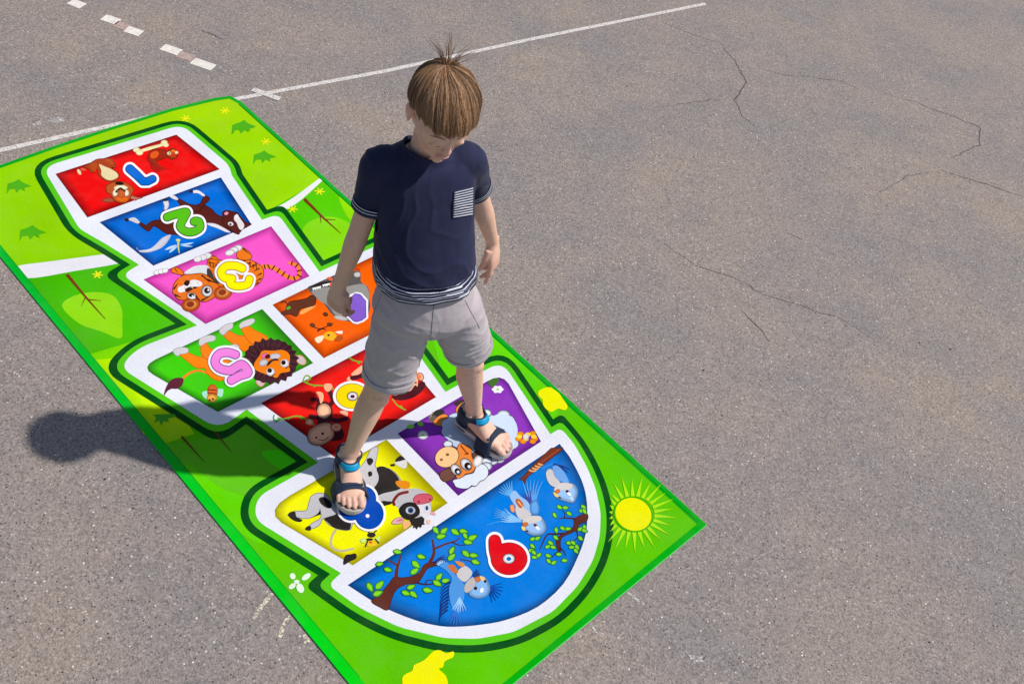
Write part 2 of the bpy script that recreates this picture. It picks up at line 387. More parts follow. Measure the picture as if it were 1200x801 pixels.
# hem
hm = Art(.0047)
no = len(mat_edge)
zc = Art.nz(); P0 = [G(*p, zc) for p in mat_edge]; P1 = [G(*p, zc) for p in hem_in]; b0 = len(hm.v)
hm.v += P0+P1
hem_c = [(0, 160, 30), (0, 160, 30), (10, 165, 30), (20, 165, 30), (20, 165, 30), (20, 160, 30), (20, 160, 35), (20, 165, 40), (0, 165, 20), (0, 165, 10), (0, 195, 20)]
hm.c += [hexl(c) for c in hem_c]*2
for q in range(no): hm.f.append([b0+(q+1) % no, b0+q, b0+no+q, b0+no+(q+1) % no])
# wide bright hem along the near side
zc = Art.nz(); pr = [(-68, 217), (486, 894), (500, 880), (-55, 219)]; P0 = [G(*p, zc) for p in [(-68, 217), (0, 300), (205, 550.5), (410, 801), (486, 894), (499, 884), (421.5, 793), (215, 545), (8, 298), (-57, 219)]]
b0 = len(hm.v); hm.v += P0; hm.c += [hexl((0, 190, 50)), hexl((0, 180, 45)), hexl((0, 200, 45)), hexl((0, 205, 20)), hexl((0, 200, 20))]+[hexl((0, 195, 20)), hexl((0, 200, 15)), hexl((0, 195, 35)), hexl((10, 170, 45)), hexl((0, 160, 45))]
hm.f.append(list(range(b0, b0+10)))
hm.st('P', (20, 150, 30), [(421.5, 793), (215, 545), (8, 298)], 1.0, smooth=False, caps=False)
hm.st('P', (0, 120, 20), [(818, 611.5), (280, 122)], .9, smooth=False, caps=False)
# scattered meadow motifs
def flower(key, x, y, s=1., col=(225, 225, 20)):
    for a in (0, 60, 120):
        dx, dy = math.cos(R(a+8))*18*s, math.sin(R(a+8))*13*s
        bg.st(key, col, [(x-dx, y-dy), (x+dx, y+dy)], 1.5, smooth=False)
for key, x, y in (('A', 918, 104), ('A', 757, 135), ('B', 372, 287), ('B', 582, 481), ('B', 477, 550), ('C', 383, 139), ('A', 397, 772)): flower(key, x, y)
def tuft(key, x, y, s=1., col=(75, 170, 20)):
    bg.pg(key, col, [(x-52*s, y+28*s), (x-48*s, y-14*s), (x-22*s, y-22*s), (x-4*s, y-32*s), (x+14*s, y-18*s), (x+48*s, y-4*s), (x+20*s, y+2*s), (x+22*s, y+16*s), (x+4*s, y+6*s), (x-12*s, y+22*s), (x-18*s, y+6*s), (x-40*s, y+8*s)])
tuft('A', 80, 415); tuft('A', 137, 605, 1.1); tuft('B', 285, 235, .9); tuft('B', 370, 350, .9); tuft('A', 1000, 172, .95)
bg.pg('D', (70, 165, 35), [(600, 285), (680, 282), (690, 292), (655, 300), (662, 315), (640, 308), (632, 328), (622, 308), (600, 318), (612, 298)])
for key, a, b_ in (('C', (262, 138), (412, 312)), ('B', (522, 510), (665, 645))):
    bg.st(key, (118, 48, 20), [a, ((a[0]+b_[0])/2, (a[1]+b_[1])/2+3), b_], 3.6, .5, smooth=False, caps=False)
bg.st('C', (118, 48, 20), [(335, 225), (318, 262)], 1.2, .4, False); bg.st('C', (118, 48, 20), [(345, 236), (395, 240)], 1.2, .4, False)
bg.st('B', (118, 48, 20), [(585, 575), (588, 605)], 1.2, .4, False); bg.st('B', (118, 48, 20), [(600, 590), (645, 592)], 1.2, .4, False)
bg.st('D', (110, 60, 30), [(712, 372), (800, 470)], 2.6, .5, False); bg.st('D', (110, 60, 30), [(838, 350), (905, 430)], 2.2, .5, False)
for ang, l in ((-45, 30), (40, 24), (130, 30), (215, 22)): pass
for dx, dy, r1, r2, an in ((60, -25, 26, 13, -35), (-25, -28, 16, 14, 60), (-28, 22, 20, 12, -35), (22, 32, 25, 18, 65)):
    bg.ell('E', (222, 238, 215), 290+dx*.8, 262+dy, r1, r2, an)
bg.ell('E', (222, 238, 215), 290, 262, 14, 10)
# yellow shrubs
bg.sm('F', (232, 230, 0), [(42, 108), (70, 92), (95, 90), (112, 100), (135, 118), (150, 140), (165, 160), (172, 178), (160, 192), (128, 185), (100, 200), (75, 185), (62, 165), (60, 145), (44, 130)], 4)
bg.sm('E', (238, 234, 0), [(975, 612), (1010, 605), (1040, 620), (1078, 612), (1075, 640), (1035, 660), (1025, 690), (1005, 700), (1040, 735), (1050, 790), (1030, 850), (930, 880), (840, 820), (820, 760), (830, 730), (870, 708), (880, 680), (930, 655)], 4)
# sun with rays
cx, cy = 418, 497
for q in range(26):
    t = 6.2832*(q+.35)/26
    ir, orr = (188, 158), (355 if q % 2 else 390)
    dx, dy = math.cos(t), math.sin(t); px, py = -dy, dx
    skew = .10
    L = orr+(60 if 0 < q < 5 or 11 < q < 15 else 0)*0
    a = (cx+dx*198+px*19, cy+dy*168+py*17); b = (cx+dx*198-px*19, cy+dy*168-py*17); c3 = (cx+dx*L*1.06, cy+dy*L*.95)
    if c3[0] < 165: c3 = (190+abs(dy)*20, cy+dy*270)
    bg.pg('n', (165, 222, 20), [a, b, c3])
bg.ell('n', (70, 170, 0), cx, cy, 188, 166, 25, n=36); bg.ell('n', (228, 226, 0), cx, cy, 173, 150, 25, n=36)
bg.build('meadow_print', MAT); hm.build('hem', MAT)

# ---- white track with its green outlines
Art.zl = .0049
TR = [((50, 196), .05), ((213, 146), .045), ((268, 193), .03), ((272, 206), .0), ((307, 257.5), 0), ((326, 251), .045), ((374.4, 318.5), 0), ((458, 280), .05), ((512, 356), .05), ((468, 384), 0), ((522, 459), 0),
      ((588, 423), .05), ((645, 508.5), 0), ((657, 501), .03), ((673, 520), .02), ((688, 547), .02), ((698, 572), .02), ((704, 600), .02), ((703, 628), .02), ((695, 656), .02), ((677, 686), .02), ((648, 716), .02), ((602, 740), .02), ((560, 748), .02), ((520, 747), .02), ((467, 734), .02), ((422, 712), .02),
      ((384, 685), .04), ((399.5, 671), 0), ((298, 608), .065), ((301, 582), .05), ((373, 541.6), 0), ((289, 479.5), 0), ((256, 503), .05), ((140, 430), .065), ((161, 408), .04), ((231, 381), 0), ((143, 322), .05), ((163, 310), .0), ((126, 287), .0), ((93, 268), .02)]
def track(off, z):
    P = [Vector((G(*p, z).x, G(*p, z).y)) for p, r in TR]; n = len(P)
    ar = sum(P[i-1].x*P[i].y-P[i].x*P[i-1].y for i in range(n)); sg = 1 if ar > 0 else -1
    Q = []; RR = []
    for i in range(n):
        d1 = (P[i]-P[i-1]).normalized(); d2 = (P[(i+1) % n]-P[i]).normalized(); nn = Vector(((d1+d2).y, -(d1+d2).x)); L = nn.length
        Q.append(P[i]+nn/L*off*sg*min(2.4, 2/L)); cross = (d1.x*d2.y-d1.y*d2.x)*sg
        RR.append((TR[i][1]+off) if (cross > 0 and TR[i][1] > 0) else 0)
    out = []
    for i in range(n):
        a, b, c = Q[i-1], Q[i], Q[(i+1) % n]; r = RR[i]
        if not r: out.append(b); continue
        l1, l2 = (a-b).length, (c-b).length; d = min(r, l1*.49, l2*.49)
        s_, e_ = b+(a-b)/l1*d, b+(c-b)/l2*d
        for j in range(7):
            t = j/6; out.append(s_*(1-t)**2+b*2*t*(1-t)+e_*t*t)
    return out
for name, off, col in (('track_outline', .035, (0, 75, 20)), ('track_edge', .0165, (85, 195, 20)), ('white_track', 0, (224, 225, 232))):
    a = Art(); z = Art.nz()+.0002; Art.zl = z
    a.poly(col, track(off, z), z=z, ground=True)
    if name == 'white_track': tro = a
    else: a.build(name, MAT)
tro.build('white_track', MAT)

def panel(col, edge, pts, label, t=.08, curve=False):
    a = Art(.0058); a.vign(col, edge, pts, t, curve); return a.build('panel', MAT, label)
def rnd(p, c, q, k=4):
    return [tuple((1-t)**2*p[i]+2*t*(1-t)*c[i]+t*t*q[i] for i in (0, 1)) for t in [j/k for j in range(k+1)]]
p1 = panel((232, 12, 12), (120, 5, 8), [(65, 203.8), (206.7, 157.8), (257.5, 198.3), (102.5, 254.8)], 'red panel with a blue numeral 1')
p2 = panel((0, 105, 205), (0, 45, 110), [(116.7, 260.3), (258.8, 207.8), (295, 263.3), (179.7, 311.2)], 'blue panel with a green numeral 2')
p3 = panel((240, 85, 190), (165, 40, 130), [(168.2, 327.4), (317.7, 265), (362.8, 323.4), (241, 379.4)], 'pink panel with a yellow numeral 3')
p4 = panel((250, 95, 0), (160, 55, 0), [(319.4, 356.9), (446, 296), (497, 360), (379.5, 419.4)], 'orange panel with a purple numeral')
p5 = panel((62, 200, 10), (35, 110, 15), rnd((182, 421), (164, 430), (180, 439))+[(255.4, 482.3), (367, 425.1), (307.2, 361.9)], 'green panel with a pink numeral 5', .24, True)
p6 = panel((238, 28, 20), (125, 12, 20), [(306, 472), (453, 396), (511, 465), (392, 535)], 'red panel with a yellow round numeral')
p7 = panel((138, 52, 178), (85, 25, 120), [(466, 507.6)]+rnd((570, 447), (587, 436), (596, 449))+[(634, 517), (537, 580.4)], 'purple panel with a sheep', .2, True)
p8 = panel((240, 238, 0), (150, 140, 0), rnd((340, 580), (309, 598), (330, 612))+[(413.5, 661.8), (524.7, 588.8), (452.8, 514.6)], 'yellow panel with a blue numeral and a cow', .24, True)
p9 = panel((0, 118, 210), (0, 55, 110), [(407.5, 685), (655.7, 519.6)]+crom([(667, 534), (676, 550.3), (683, 566), (687, 582), (688.3, 601), (686.5, 624.6), (678, 650), (660.4, 683.4), (630, 710.5), (594, 725.5), (566, 731), (540, 733.5), (516, 732.9), (486.7, 726), (453, 712.6), (430.5, 700)], False, 3), 'blue half round panel with a red numeral 9', .16, True)
WH = (240, 238, 242)
K = (35, 22, 20)
# 1: dog and bird
a = Art(.0060); BR = (178, 75, 25); DB = (110, 35, 10); CR = (230, 210, 160)
a.sm('a', (165, 60, 20), [(260, 300), (330, 290), (390, 290), (440, 340), (440, 370), (400, 370), (470, 430), (460, 480), (400, 500), (330, 480), (280, 430), (270, 380), (220, 420), (190, 380), (150, 365), (190, 345)], line=DB)
a.sm('a', BR, [(340, 300), (400, 290), (430, 340), (380, 330)]); a.sm('a', BR, [(200, 350), (260, 330), (270, 370), (240, 410)])
a.sm('a', CR, [(290, 340), (340, 360), (400, 385), (455, 420), (465, 460), (400, 490), (345, 475), (310, 440), (310, 400)])
a.ell('a', (215, 90, 60), 140, 388, 28, 12, 10); a.ell('a', CR, 102, 412, 16, 30, -30)
a.pg('a', (165, 75, 50), [(315, 680), (350, 660), (400, 655), (440, 680), (400, 695), (350, 692)], line=DB); a.pg('a', (190, 110, 90), [(560, 650), (600, 635), (640, 650), (690, 655), (620, 675)], line=DB)
a.sm('a', (190, 85, 35), [(360, 545), (400, 520), (440, 505), (520, 510), (580, 540), (612, 580), (590, 620), (575, 660), (540, 695), (480, 695), (430, 670), (400, 620), (365, 600)], line=DB)
a.ell('a', (225, 100, 20), 505, 665, 62, 30, 0)
a.sm('a', (235, 225, 190), [(430, 555), (470, 535), (520, 535), (560, 560), (520, 580), (480, 570), (440, 580)])
a.ell('a', (235, 225, 200), 440, 608, 24, 32, 10); a.ell('a', (235, 225, 200), 545, 608, 24, 30, -10); a.ell('a', (30, 15, 10), 452, 596, 11, 12); a.ell('a', (30, 15, 10), 527, 592, 11, 12)
a.sm('a', (200, 90, 30), [(470, 600), (500, 575), (530, 600), (525, 650), (480, 650)]); a.ell('a', (40, 15, 15), 480, 520, 42, 16, 5); a.st('a', (50, 20, 10), [(468, 580), (490, 565), (520, 585)], 2)
a.st('a', (235, 225, 170), [(660, 222), (900, 150)], 3.6, smooth=False); a.st('a', (170, 80, 40), [(740, 178), (860, 148)], .9, smooth=False)
for x, y, r in ((640, 205, 34), (668, 232, 34), (900, 135, 32), (915, 160, 26)): a.ell('a', (238, 228, 172), x, y, r, r*.7)
a.sm('a', (160, 35, 15), [(750, 260), (790, 205), (860, 200), (930, 220), (960, 250), (900, 280), (850, 300), (780, 320), (745, 300)], line=DB); a.sm('a', (232, 90, 25), [(770, 240), (820, 215), (850, 235), (830, 275), (780, 285)])
for d in range(5): a.st('a', (150, 25+d*6, 20), [(765+d*8, 310-d*5), (790+d*18, 380-d*5), (840+d*24, 415-d*8)], 1.8, .5)
a.sm('a', (195, 60, 20), [(925, 250), (950, 205), (985, 195), (1020, 225), (1020, 270), (970, 290)], line=DB); a.ell('a', CR, 945, 237, 20, 15); a.ell('a', CR, 1015, 230, 16, 14); a.ell('a', K, 950, 237, 7, 7); a.ell('a', (245, 120, 20), 985, 215, 20, 12)
a.build('animal_picture', p1)
HB = lambda c: [(WH, 3.6), (c, 1.0)]
a = Art(.0080); a.st('a', (0, 102, 200), [(578, 385), (640, 440), (700, 500), (745, 500), (790, 478)], 9.2, 8, smooth=False, halo=HB((10, 45, 110))); a.build('numeral', p1)
# 2: horse and dragonfly
a = Art(.0060); BN = (88, 30, 25); GW = (225, 220, 218)
a.sm('b', BN, [(440, 340), (520, 210), (650, 215), (740, 200), (820, 240), (870, 290), (940, 320), (1000, 330), (1060, 360), (1080, 420), (1080, 470), (1040, 460), (980, 430), (880, 385), (780, 375), (640, 400), (560, 480), (480, 475), (400, 465), (330, 420), (280, 395), (240, 440), (210, 435), (150, 385), (160, 368), (210, 395), (240, 370), (300, 345)], line=(50, 15, 15))
a.sm('b', BN, [(330, 330), (370, 250), (400, 250), (410, 290), (380, 350)]); a.sm('b', BN, [(505, 165), (525, 148), (600, 190), (670, 205), (720, 185), (755, 120), (800, 135), (790, 165), (740, 210), (700, 260), (600, 250), (545, 205)], line=(50, 15, 15))
a.sm('b', (215, 212, 215), [(370, 170), (410, 155), (425, 200), (405, 245), (378, 245), (380, 210)]); a.ell('b', (40, 35, 50), 390, 155, 28, 12)
a.sm('b', (215, 212, 215), [(40, 335), (100, 318), (150, 360), (130, 375), (80, 355)]); a.ell('b', (35, 25, 40), 28, 340, 22, 16, 20)
a.sm('b', (225, 222, 222), [(428, 118), (470, 112), (508, 140), (500, 155), (455, 140)]); a.sm('b', (225, 222, 222), [(645, 68), (700, 65), (760, 108), (745, 120), (700, 92), (655, 88)]); a.ell('b', (35, 25, 40), 632, 75, 20, 13)
a.sm('b', BN, [(930, 310), (930, 270), (965, 255), (1020, 265), (1060, 275), (1100, 320), (1150, 370), (1190, 380), (1160, 400), (1110, 430), (1070, 470), (1020, 440), (960, 400), (930, 360)], line=(50, 15, 15))
a.sm('b', (230, 222, 222), [(1040, 300), (1070, 300), (1100, 340), (1130, 390), (1110, 435), (1080, 420), (1060, 370), (1035, 340)]); a.ell('b', (240, 150, 170), 962, 280, 20, 14, -20); a.ell('b', (220, 215, 220), 1003, 378, 26, 18, 10); a.ell('b', (50, 30, 40), 1000, 382, 12, 10); a.ell('b', (235, 230, 232), 1060, 308, 16, 20)
a.pg('b', (95, 25, 35), [(1015, 425), (1050, 432), (1080, 478), (1040, 465)])
a.sm('b', (226, 222, 224), [(780, 372), (850, 375), (920, 405), (1000, 455), (960, 455), (880, 420), (800, 392)])
a.sm('b', (190, 188, 198), [(120, 595), (135, 625), (220, 625), (290, 580), (360, 510), (440, 478), (420, 530), (370, 590), (310, 622), (230, 645), (150, 640)])
for sx in (0, 1, 2): a.st('b', (222, 220, 225), [(150+sx*30, 630), (260+sx*25, 608), (400, 500+sx*10)], .8, .4)
for pts in ([(500, 575), (430, 590), (385, 622), (440, 612)], [(505, 585), (450, 610), (425, 648), (465, 628)], [(530, 570), (590, 560), (655, 552), (600, 575)], [(530, 578), (590, 580), (648, 590), (590, 592)]): a.sm('b', (190, 215, 240), pts)
a.st('b', (200, 200, 110), [(512, 530), (512, 600), (522, 655)], 2.8, .8); a.ell('b', (200, 205, 130), 510, 530, 22, 12)
a.build('animal_picture', p2)
a = Art(.0080); a.st('b', (85, 185, 20), [(408, 315), (480, 290), (585, 268), (560, 330), (530, 400), (580, 448), (650, 452), (712, 415), (705, 360), (672, 352), (660, 356)], 8.6, smooth=True, halo=HB((35, 85, 25))); a.pg('b', (85, 185, 20), [(560, 245), (620, 250), (590, 340), (520, 370), (500, 320)]); a.build('numeral', p2)
# 3: young tiger
a = Art(.0060); OR = (240, 120, 20)
a.st('c', (235, 125, 40), [(850, 248), (920, 252), (990, 290), (1060, 335), (1120, 335), (1140, 290), (1120, 240), (1065, 220)], 5.2, 4)
for x, y, dx, dy in ((868, 250, 4, 18), (900, 250, 10, 18), (935, 258, -14, 18), (975, 280, -14, 18), (1015, 305, -14, 18), (1055, 330, -8, 18), (1100, 340, 6, 18), (1138, 320, 18, 10), (1140, 280, 20, -5), (1118, 240, 12, -14), (1080, 222, 4, -16)): a.st('c', (60, 15, 15), [(x-dx, y-dy), (x+dx, y+dy)], 1.5, smooth=False, caps=False)
a.sm('c', OR, [(430, 190), (470, 165), (520, 200), (600, 200), (660, 190), (720, 190), (790, 215), (850, 260), (855, 320), (820, 380), (740, 410), (600, 420), (520, 400), (440, 330), (420, 250)], line=(90, 35, 15))
for i_, (x, y) in enumerate(((720, 200), (760, 215), (795, 235), (825, 262), (845, 300), (840, 340), (820, 370))): a.st('c', (60, 25, 20), [(x, y), (x-45, y+18+i_*2)], 2.0, .4, smooth=False, caps=False)
a.sm('c', OR, [(670, 190), (650, 150), (690, 105), (740, 130), (765, 170), (740, 195)], line=(90, 35, 15)); a.st('c', (50, 20, 15), [(700, 110), (750, 150)], 1.6, .5, False); a.st('c', (50, 20, 15), [(620, 190), (700, 196)], 1.8, .4, False)
for x, y in ((655, 105), (625, 120), (595, 140)): a.ell('c', (230, 228, 228), x, y, 36, 22, -15, line=(150, 140, 140), lw=.5)
a.sm('c', OR, [(430, 230), (440, 170), (490, 170), (510, 210), (470, 260)]); a.st('c', (50, 20, 15), [(440, 185), (500, 200)], 1.2, .4, False); a.st('c', (50, 20, 15), [(435, 215), (490, 225)], 1.2, .4, False)
for x, y in ((420, 165), (385, 178), (345, 190)): a.ell('c', (226, 222, 222), x, y, 30, 20, -15, line=(150, 140, 140), lw=.5)
a.sm('c', (225, 228, 228), [(240, 300), (300, 255), (350, 240), (420, 240), (440, 280), (430, 310), (330, 310)]); a.sm('c', (70, 60, 55), [(420, 260), (450, 280), (480, 340), (540, 380), (470, 370), (420, 320)])
a.sm('c', OR, [(140, 285), (160, 255), (200, 265), (230, 290), (225, 312), (170, 300)], line=(90, 35, 15)); a.st('c', (50, 20, 15), [(165, 262), (190, 296)], 1.2, .5, False)
for x in (25, 60, 90): a.ell('c', (228, 226, 228), x, 298-x*.2, 22, 16, -20, line=(150, 140, 140), lw=.5)
a.sm('c', (236, 115, 30), [(150, 440), (170, 370), (230, 320), (300, 310), (380, 305), (430, 330), (500, 390), (520, 430), (470, 490), (400, 520), (320, 510), (250, 510), (190, 500), (170, 470)], line=(90, 35, 15))
for x, y, r in ((542, 452, 62), (292, 545, 62)):
    a.ell('c', (225, 95, 25), x, y, r*1.1, r*.82, -10, line=(170, 50, 15)); a.ell('c', (245, 150, 70), x, y, r*.8, r*.55, -10); a.ell('c', (140, 50, 30), x-5, y-2, r*.5, r*.36, -10)
a.sm('c', (232, 230, 232), [(255, 380), (310, 350), (375, 370), (370, 400), (300, 410), (250, 440), (200, 450), (190, 415), (220, 400)])
a.sm('c', (45, 25, 25), [(235, 385), (255, 355), (285, 365), (265, 400)]); a.sm('c', (60, 25, 20), [(245, 425), (290, 405), (345, 410), (300, 430), (262, 448)])
a.ell('c', (240, 238, 238), 418, 440, 40, 42, 10, line=(90, 35, 15)); a.ell('c', (35, 20, 15), 418, 436, 24, 24); a.ell('c', WH, 428, 432, 8, 8)
a.ell('c', (240, 238, 238), 298, 478, 36, 24, 10, line=(90, 35, 15)); a.ell('c', (35, 20, 15), 296, 472, 24, 15); a.ell('c', WH, 305, 478, 7, 6)
for q in ([(380, 320), (440, 370)], [(420, 350), (500, 380)], [(170, 470), (215, 490)], [(160, 420), (190, 380)], [(380, 510), (440, 480)], [(330, 480), (370, 520)]): a.st('c', (50, 20, 15), q, 2.2, .5, False)
for q in range(16): a.st('c', (60, 25, 20), [(440+q*24, 215+(q % 3)*8), (436+q*24+10, 245+(q % 4)*9)], 1.3, .4, False, caps=False)
for q in range(12): a.st('c', (250, 160, 60), [(200+q*20, 330+(q % 3)*40), (214+q*20, 345+(q % 3)*40)], 1.0, .4, False, caps=False)
for x, y in ((240, 430), (330, 395), (225, 415)):
    for d in (-1, 1): a.st('c', (245, 245, 245), [(x, y), (x-40, y+18*d)], .6, .3, False, caps=False)
a.build('animal_picture', p3)
a = Art(.0080); Y3 = (250, 238, 0); p31 = [(692, 262), (640, 243), (568, 246), (528, 290), (552, 333), (612, 342)]; p32 = [(596, 340), (604, 385), (662, 402), (732, 386), (748, 346)]
for col, ex in ((WH, 3.6), ((190, 130, 0), 1.0), (Y3, 0)): a.st('c', col, p31, 8.6+2*ex); a.st('c', col, p32, 8.2+2*ex)
a.build('numeral', p3)
# 5: lion and bee
a = Art(.0060); OL = (248, 130, 15); DM = (62, 28, 38)
a.st('d', (240, 125, 40), [(200, 515), (250, 478), (320, 460), (390, 480)], 2.6)
for pts in ([(170, 330), (230, 320), (300, 350), (370, 355), (440, 330), (500, 320), (560, 380), (540, 480), (500, 535), (430, 520), (380, 470), (370, 440), (300, 435), (240, 390)], [(350, 345), (340, 255), (375, 245), (410, 290), (460, 310), (430, 380)],
            [(515, 180), (560, 155), (620, 185), (700, 195), (750, 210), (740, 300), (680, 310), (620, 270), (560, 230)], [(655, 130), (700, 110), (760, 150), (850, 195), (840, 230), (740, 250), (690, 200)]): a.sm('d', OL, pts, line=(200, 80, 20))
for pts in ([(120, 310), (150, 285), (200, 280), (235, 290), (230, 320), (180, 330), (150, 345)], [(320, 245), (335, 210), (400, 185), (448, 195), (440, 225), (380, 240), (335, 265)], [(480, 150), (520, 110), (580, 90), (582, 125), (545, 150), (510, 182)], [(638, 105), (670, 75), (740, 55), (755, 75), (720, 105), (670, 120), (645, 130)], [(555, 275), (600, 255), (635, 275), (620, 300)]): a.sm('d', (212, 208, 208), pts, line=(140, 130, 125), lw=.6)
mane = []
for q in range(44):
    t = 6.2832*q/44; rx, ry = (205, 168); jj = 1+(.09 if q % 2 else -.02)+.03*math.sin(q*3.7)
    mane.append((880+rx*jj*math.cos(t), 385+ry*jj*math.sin(t)))
a.sm('d', (215, 190, 190), [(1075, 355), (1120, 345), (1155, 385), (1140, 412), (1100, 400)], line=(210, 120, 60)); a.sm('d', (215, 190, 190), [(765, 505), (800, 500), (835, 545), (810, 582), (775, 560)], line=(210, 120, 60))
a.pg('d', DM, mane)
for q in range(70):
    t = 6.2832*q/70; r1 = .62+.12*math.sin(q*5.1); r2 = .95+.06*math.sin(q*2.3)
    a.st('d', [(95, 45, 50), (38, 16, 22), (80, 38, 46)][q % 3], [(880+205*r1*math.cos(t), 385+168*r1*math.sin(t)), (880+205*r2*math.cos(t+.08), 385+168*r2*math.sin(t+.08))], 1.1, .4, False, caps=False)
a.sm('d', OL, [(790, 350), (820, 305), (900, 305), (980, 300), (1030, 340), (1025, 420), (1030, 465), (960, 480), (930, 515), (880, 500), (820, 480), (760, 450), (755, 400)])
a.sm('d', (205, 200, 205), [(880, 335), (930, 325), (960, 345), (930, 370), (880, 365)]); a.sm('d', (205, 200, 205), [(790, 395), (820, 370), (860, 380), (850, 415), (805, 425)]); a.ell('d', (230, 110, 150), 835, 345, 30, 22, -20); a.ell('d', (80, 10, 30), 858, 350, 22, 16, -20)
a.sm('d', (60, 30, 30), [(850, 425), (870, 385), (920, 365), (945, 380), (900, 385), (875, 410)]); a.ell('d', WH, 990, 402, 34, 32); a.ell('d', K, 982, 398, 18, 18); a.ell('d', WH, 880, 470, 34, 32); a.ell('d', K, 874, 460, 18, 18)
a.st('d', DM, [(1000, 440), (1035, 425)], 1.4, .5, False); a.st('d', DM, [(895, 500), (920, 482)], 1.4, .5, False)
a.sm('d', (90, 35, 50), [(200, 545), (195, 520), (150, 515), (100, 535), (65, 590), (48, 655), (75, 620), (110, 600), (150, 600), (185, 580)])
a.sm('d', (170, 230, 200), [(345, 630), (390, 620), (385, 680), (355, 665)]); a.sm('d', (170, 230, 200), [(460, 610), (510, 605), (500, 665), (460, 650)]); a.sm('d', (220, 100, 40), [(400, 590), (430, 570), (460, 600), (455, 650), (395, 650)], line=(150, 60, 20)); a.sm('d', (240, 170, 60), [(380, 665), (425, 640), (465, 670), (440, 705), (400, 700)])
a.st('d', (110, 40, 20), [(395, 610), (455, 612)], 1.2, smooth=False); a.st('d', (110, 40, 20), [(395, 635), (455, 640)], 1.2, smooth=False); a.ell('d', K, 405, 690, 8, 9); a.ell('d', K, 430, 682, 8, 9)
a.build('animal_picture', p5)
a = Art(.0080); PK = (240, 130, 215); a.st('d', PK, [(605, 335), (545, 318), (480, 330), (447, 388), (480, 440), (560, 460), (600, 440), (655, 412), (695, 450), (700, 480), (640, 500), (575, 535)], 9.2, smooth=True, halo=HB((110, 60, 140))); a.build('numeral', p5)
# 4: grey elephant mostly behind the fist, gopher and bee
a = Art(.0060)
a.sm('e', (90, 85, 82), [(405, 295), (470, 262), (640, 185), (700, 170), (760, 150), (850, 140), (900, 150), (905, 240), (970, 290), (985, 400), (990, 480), (940, 590), (800, 610), (700, 590), (620, 530), (560, 450), (480, 390), (440, 350)])
a.sm('e', (150, 146, 140), [(440, 330), (520, 300), (600, 290), (700, 300), (900, 260), (965, 300), (980, 420), (930, 580), (800, 600), (690, 580), (600, 470), (520, 420), (470, 370)])
a.sm('e', (196, 192, 186), [(840, 160), (890, 150), (895, 190), (850, 195)]); a.ell('e', (190, 186, 180), 720, 580, 70, 22, 10); a.sm('e', (45, 35, 35), [(405, 295), (500, 250), (600, 235), (640, 240), (560, 270), (450, 290)])
for x, y in ((470, 308), (510, 298), (565, 276), (600, 268)): a.pg('e', (245, 245, 240), [(x-24, y-8), (x+22, y-18), (x+12, y+10), (x, y-2), (x-12, y+14)])
a.st('e', (240, 90, 40), [(600, 205), (650, 235), (620, 265)], 3)
a.st('e', (180, 60, 20), [(850, 120), (890, 130)], 2)
a.sm('e', (95, 48, 30), [(160, 530), (200, 510), (210, 470), (240, 430), (320, 415), (400, 395), (440, 370), (480, 400), (460, 460), (380, 480), (330, 500), (300, 560), (240, 540), (180, 548)], line=(60, 25, 15))
a.st('e', (80, 40, 30), [(160, 430), (190, 425), (225, 460)], 2, .8); a.ell('e', (90, 170, 40), 225, 485, 22, 14, -30); a.sm('e', (245, 170, 90), [(330, 530), (380, 490), (480, 465), (420, 510), (350, 545)])
a.ell('e', (90, 50, 25), 572, 545, 26, 20, 20); a.ell('e', (110, 60, 30), 450, 645, 28, 20, 20); a.ell('e', (110, 60, 30), 610, 640, 28, 20, 20); a.st('e', (70, 35, 20), [(430, 650), (480, 670), (520, 680), (580, 660), (640, 630)], 1.2)
a.st('e', K, [(500, 700), (540, 680), (580, 690)], 2, .8); a.sm('e', (245, 230, 190), [(470, 775), (510, 750), (560, 745), (540, 790), (500, 815)]); a.sm('e', (235, 225, 210), [(660, 710), (730, 700), (720, 730)])
a.sm('e', (250, 180, 30), [(550, 740), (600, 705), (660, 720), (680, 770), (640, 790), (580, 780)]); a.sm('e', (190, 80, 20), [(680, 750), (725, 740), (735, 780), (690, 800), (650, 790)]); a.ell('e', K, 600, 740, 12, 9)
a.build('animal_picture', p4)
a = Art(.0080); a.pg('e', (235, 232, 240), [(800, 360), (860, 335), (910, 345), (970, 410), (972, 580), (930, 615), (870, 638), (830, 630), (750, 555)]); a.pg('e', (130, 90, 195), [(800, 400), (850, 355), (895, 362), (945, 420), (948, 570), (910, 598), (865, 612), (840, 608), (775, 545)], line=(80, 50, 140)); a.build('numeral', p4)
# 6: monkeys on vines
a = Art(.0060); DKB = (75, 22, 32); PS = (250, 180, 140)
for pts in ([(450, 255), (520, 285), (640, 295), (720, 320), (800, 420)], [(165, 620), (260, 605), (380, 578), (460, 600), (540, 660)], [(870, 30), (930, 60), (990, 70)], [(440, 250), (460, 205), (490, 200), (510, 225), (480, 245)]): a.st('g', (120, 170, 50), pts, 1.6)
for x, y in ((545, 295), (480, 265), (215, 600), (300, 600), (425, 600), (900, 50), (960, 80)): a.ell('g', (120, 160, 40), x, y, 16, 9, 40)
a.st('g', (60, 150, 90), [(170, 570), (165, 600), (190, 630), (230, 600)], 1.5)
a.st('g', DKB, [(690, 350), (720, 430), (690, 480)], 5); a.st('g', DKB, [(530, 420), (580, 430), (610, 480)], 5); a.st('g', DKB, [(510, 580), (570, 590), (640, 620)], 5); a.st('g', DKB, [(690, 600), (760, 620), (850, 600)], 5)
a.sm('g', DKB, [(560, 480), (620, 440), (690, 460), (720, 540), (700, 640), (800, 680), (800, 800), (500, 800), (500, 700), (580, 640)])
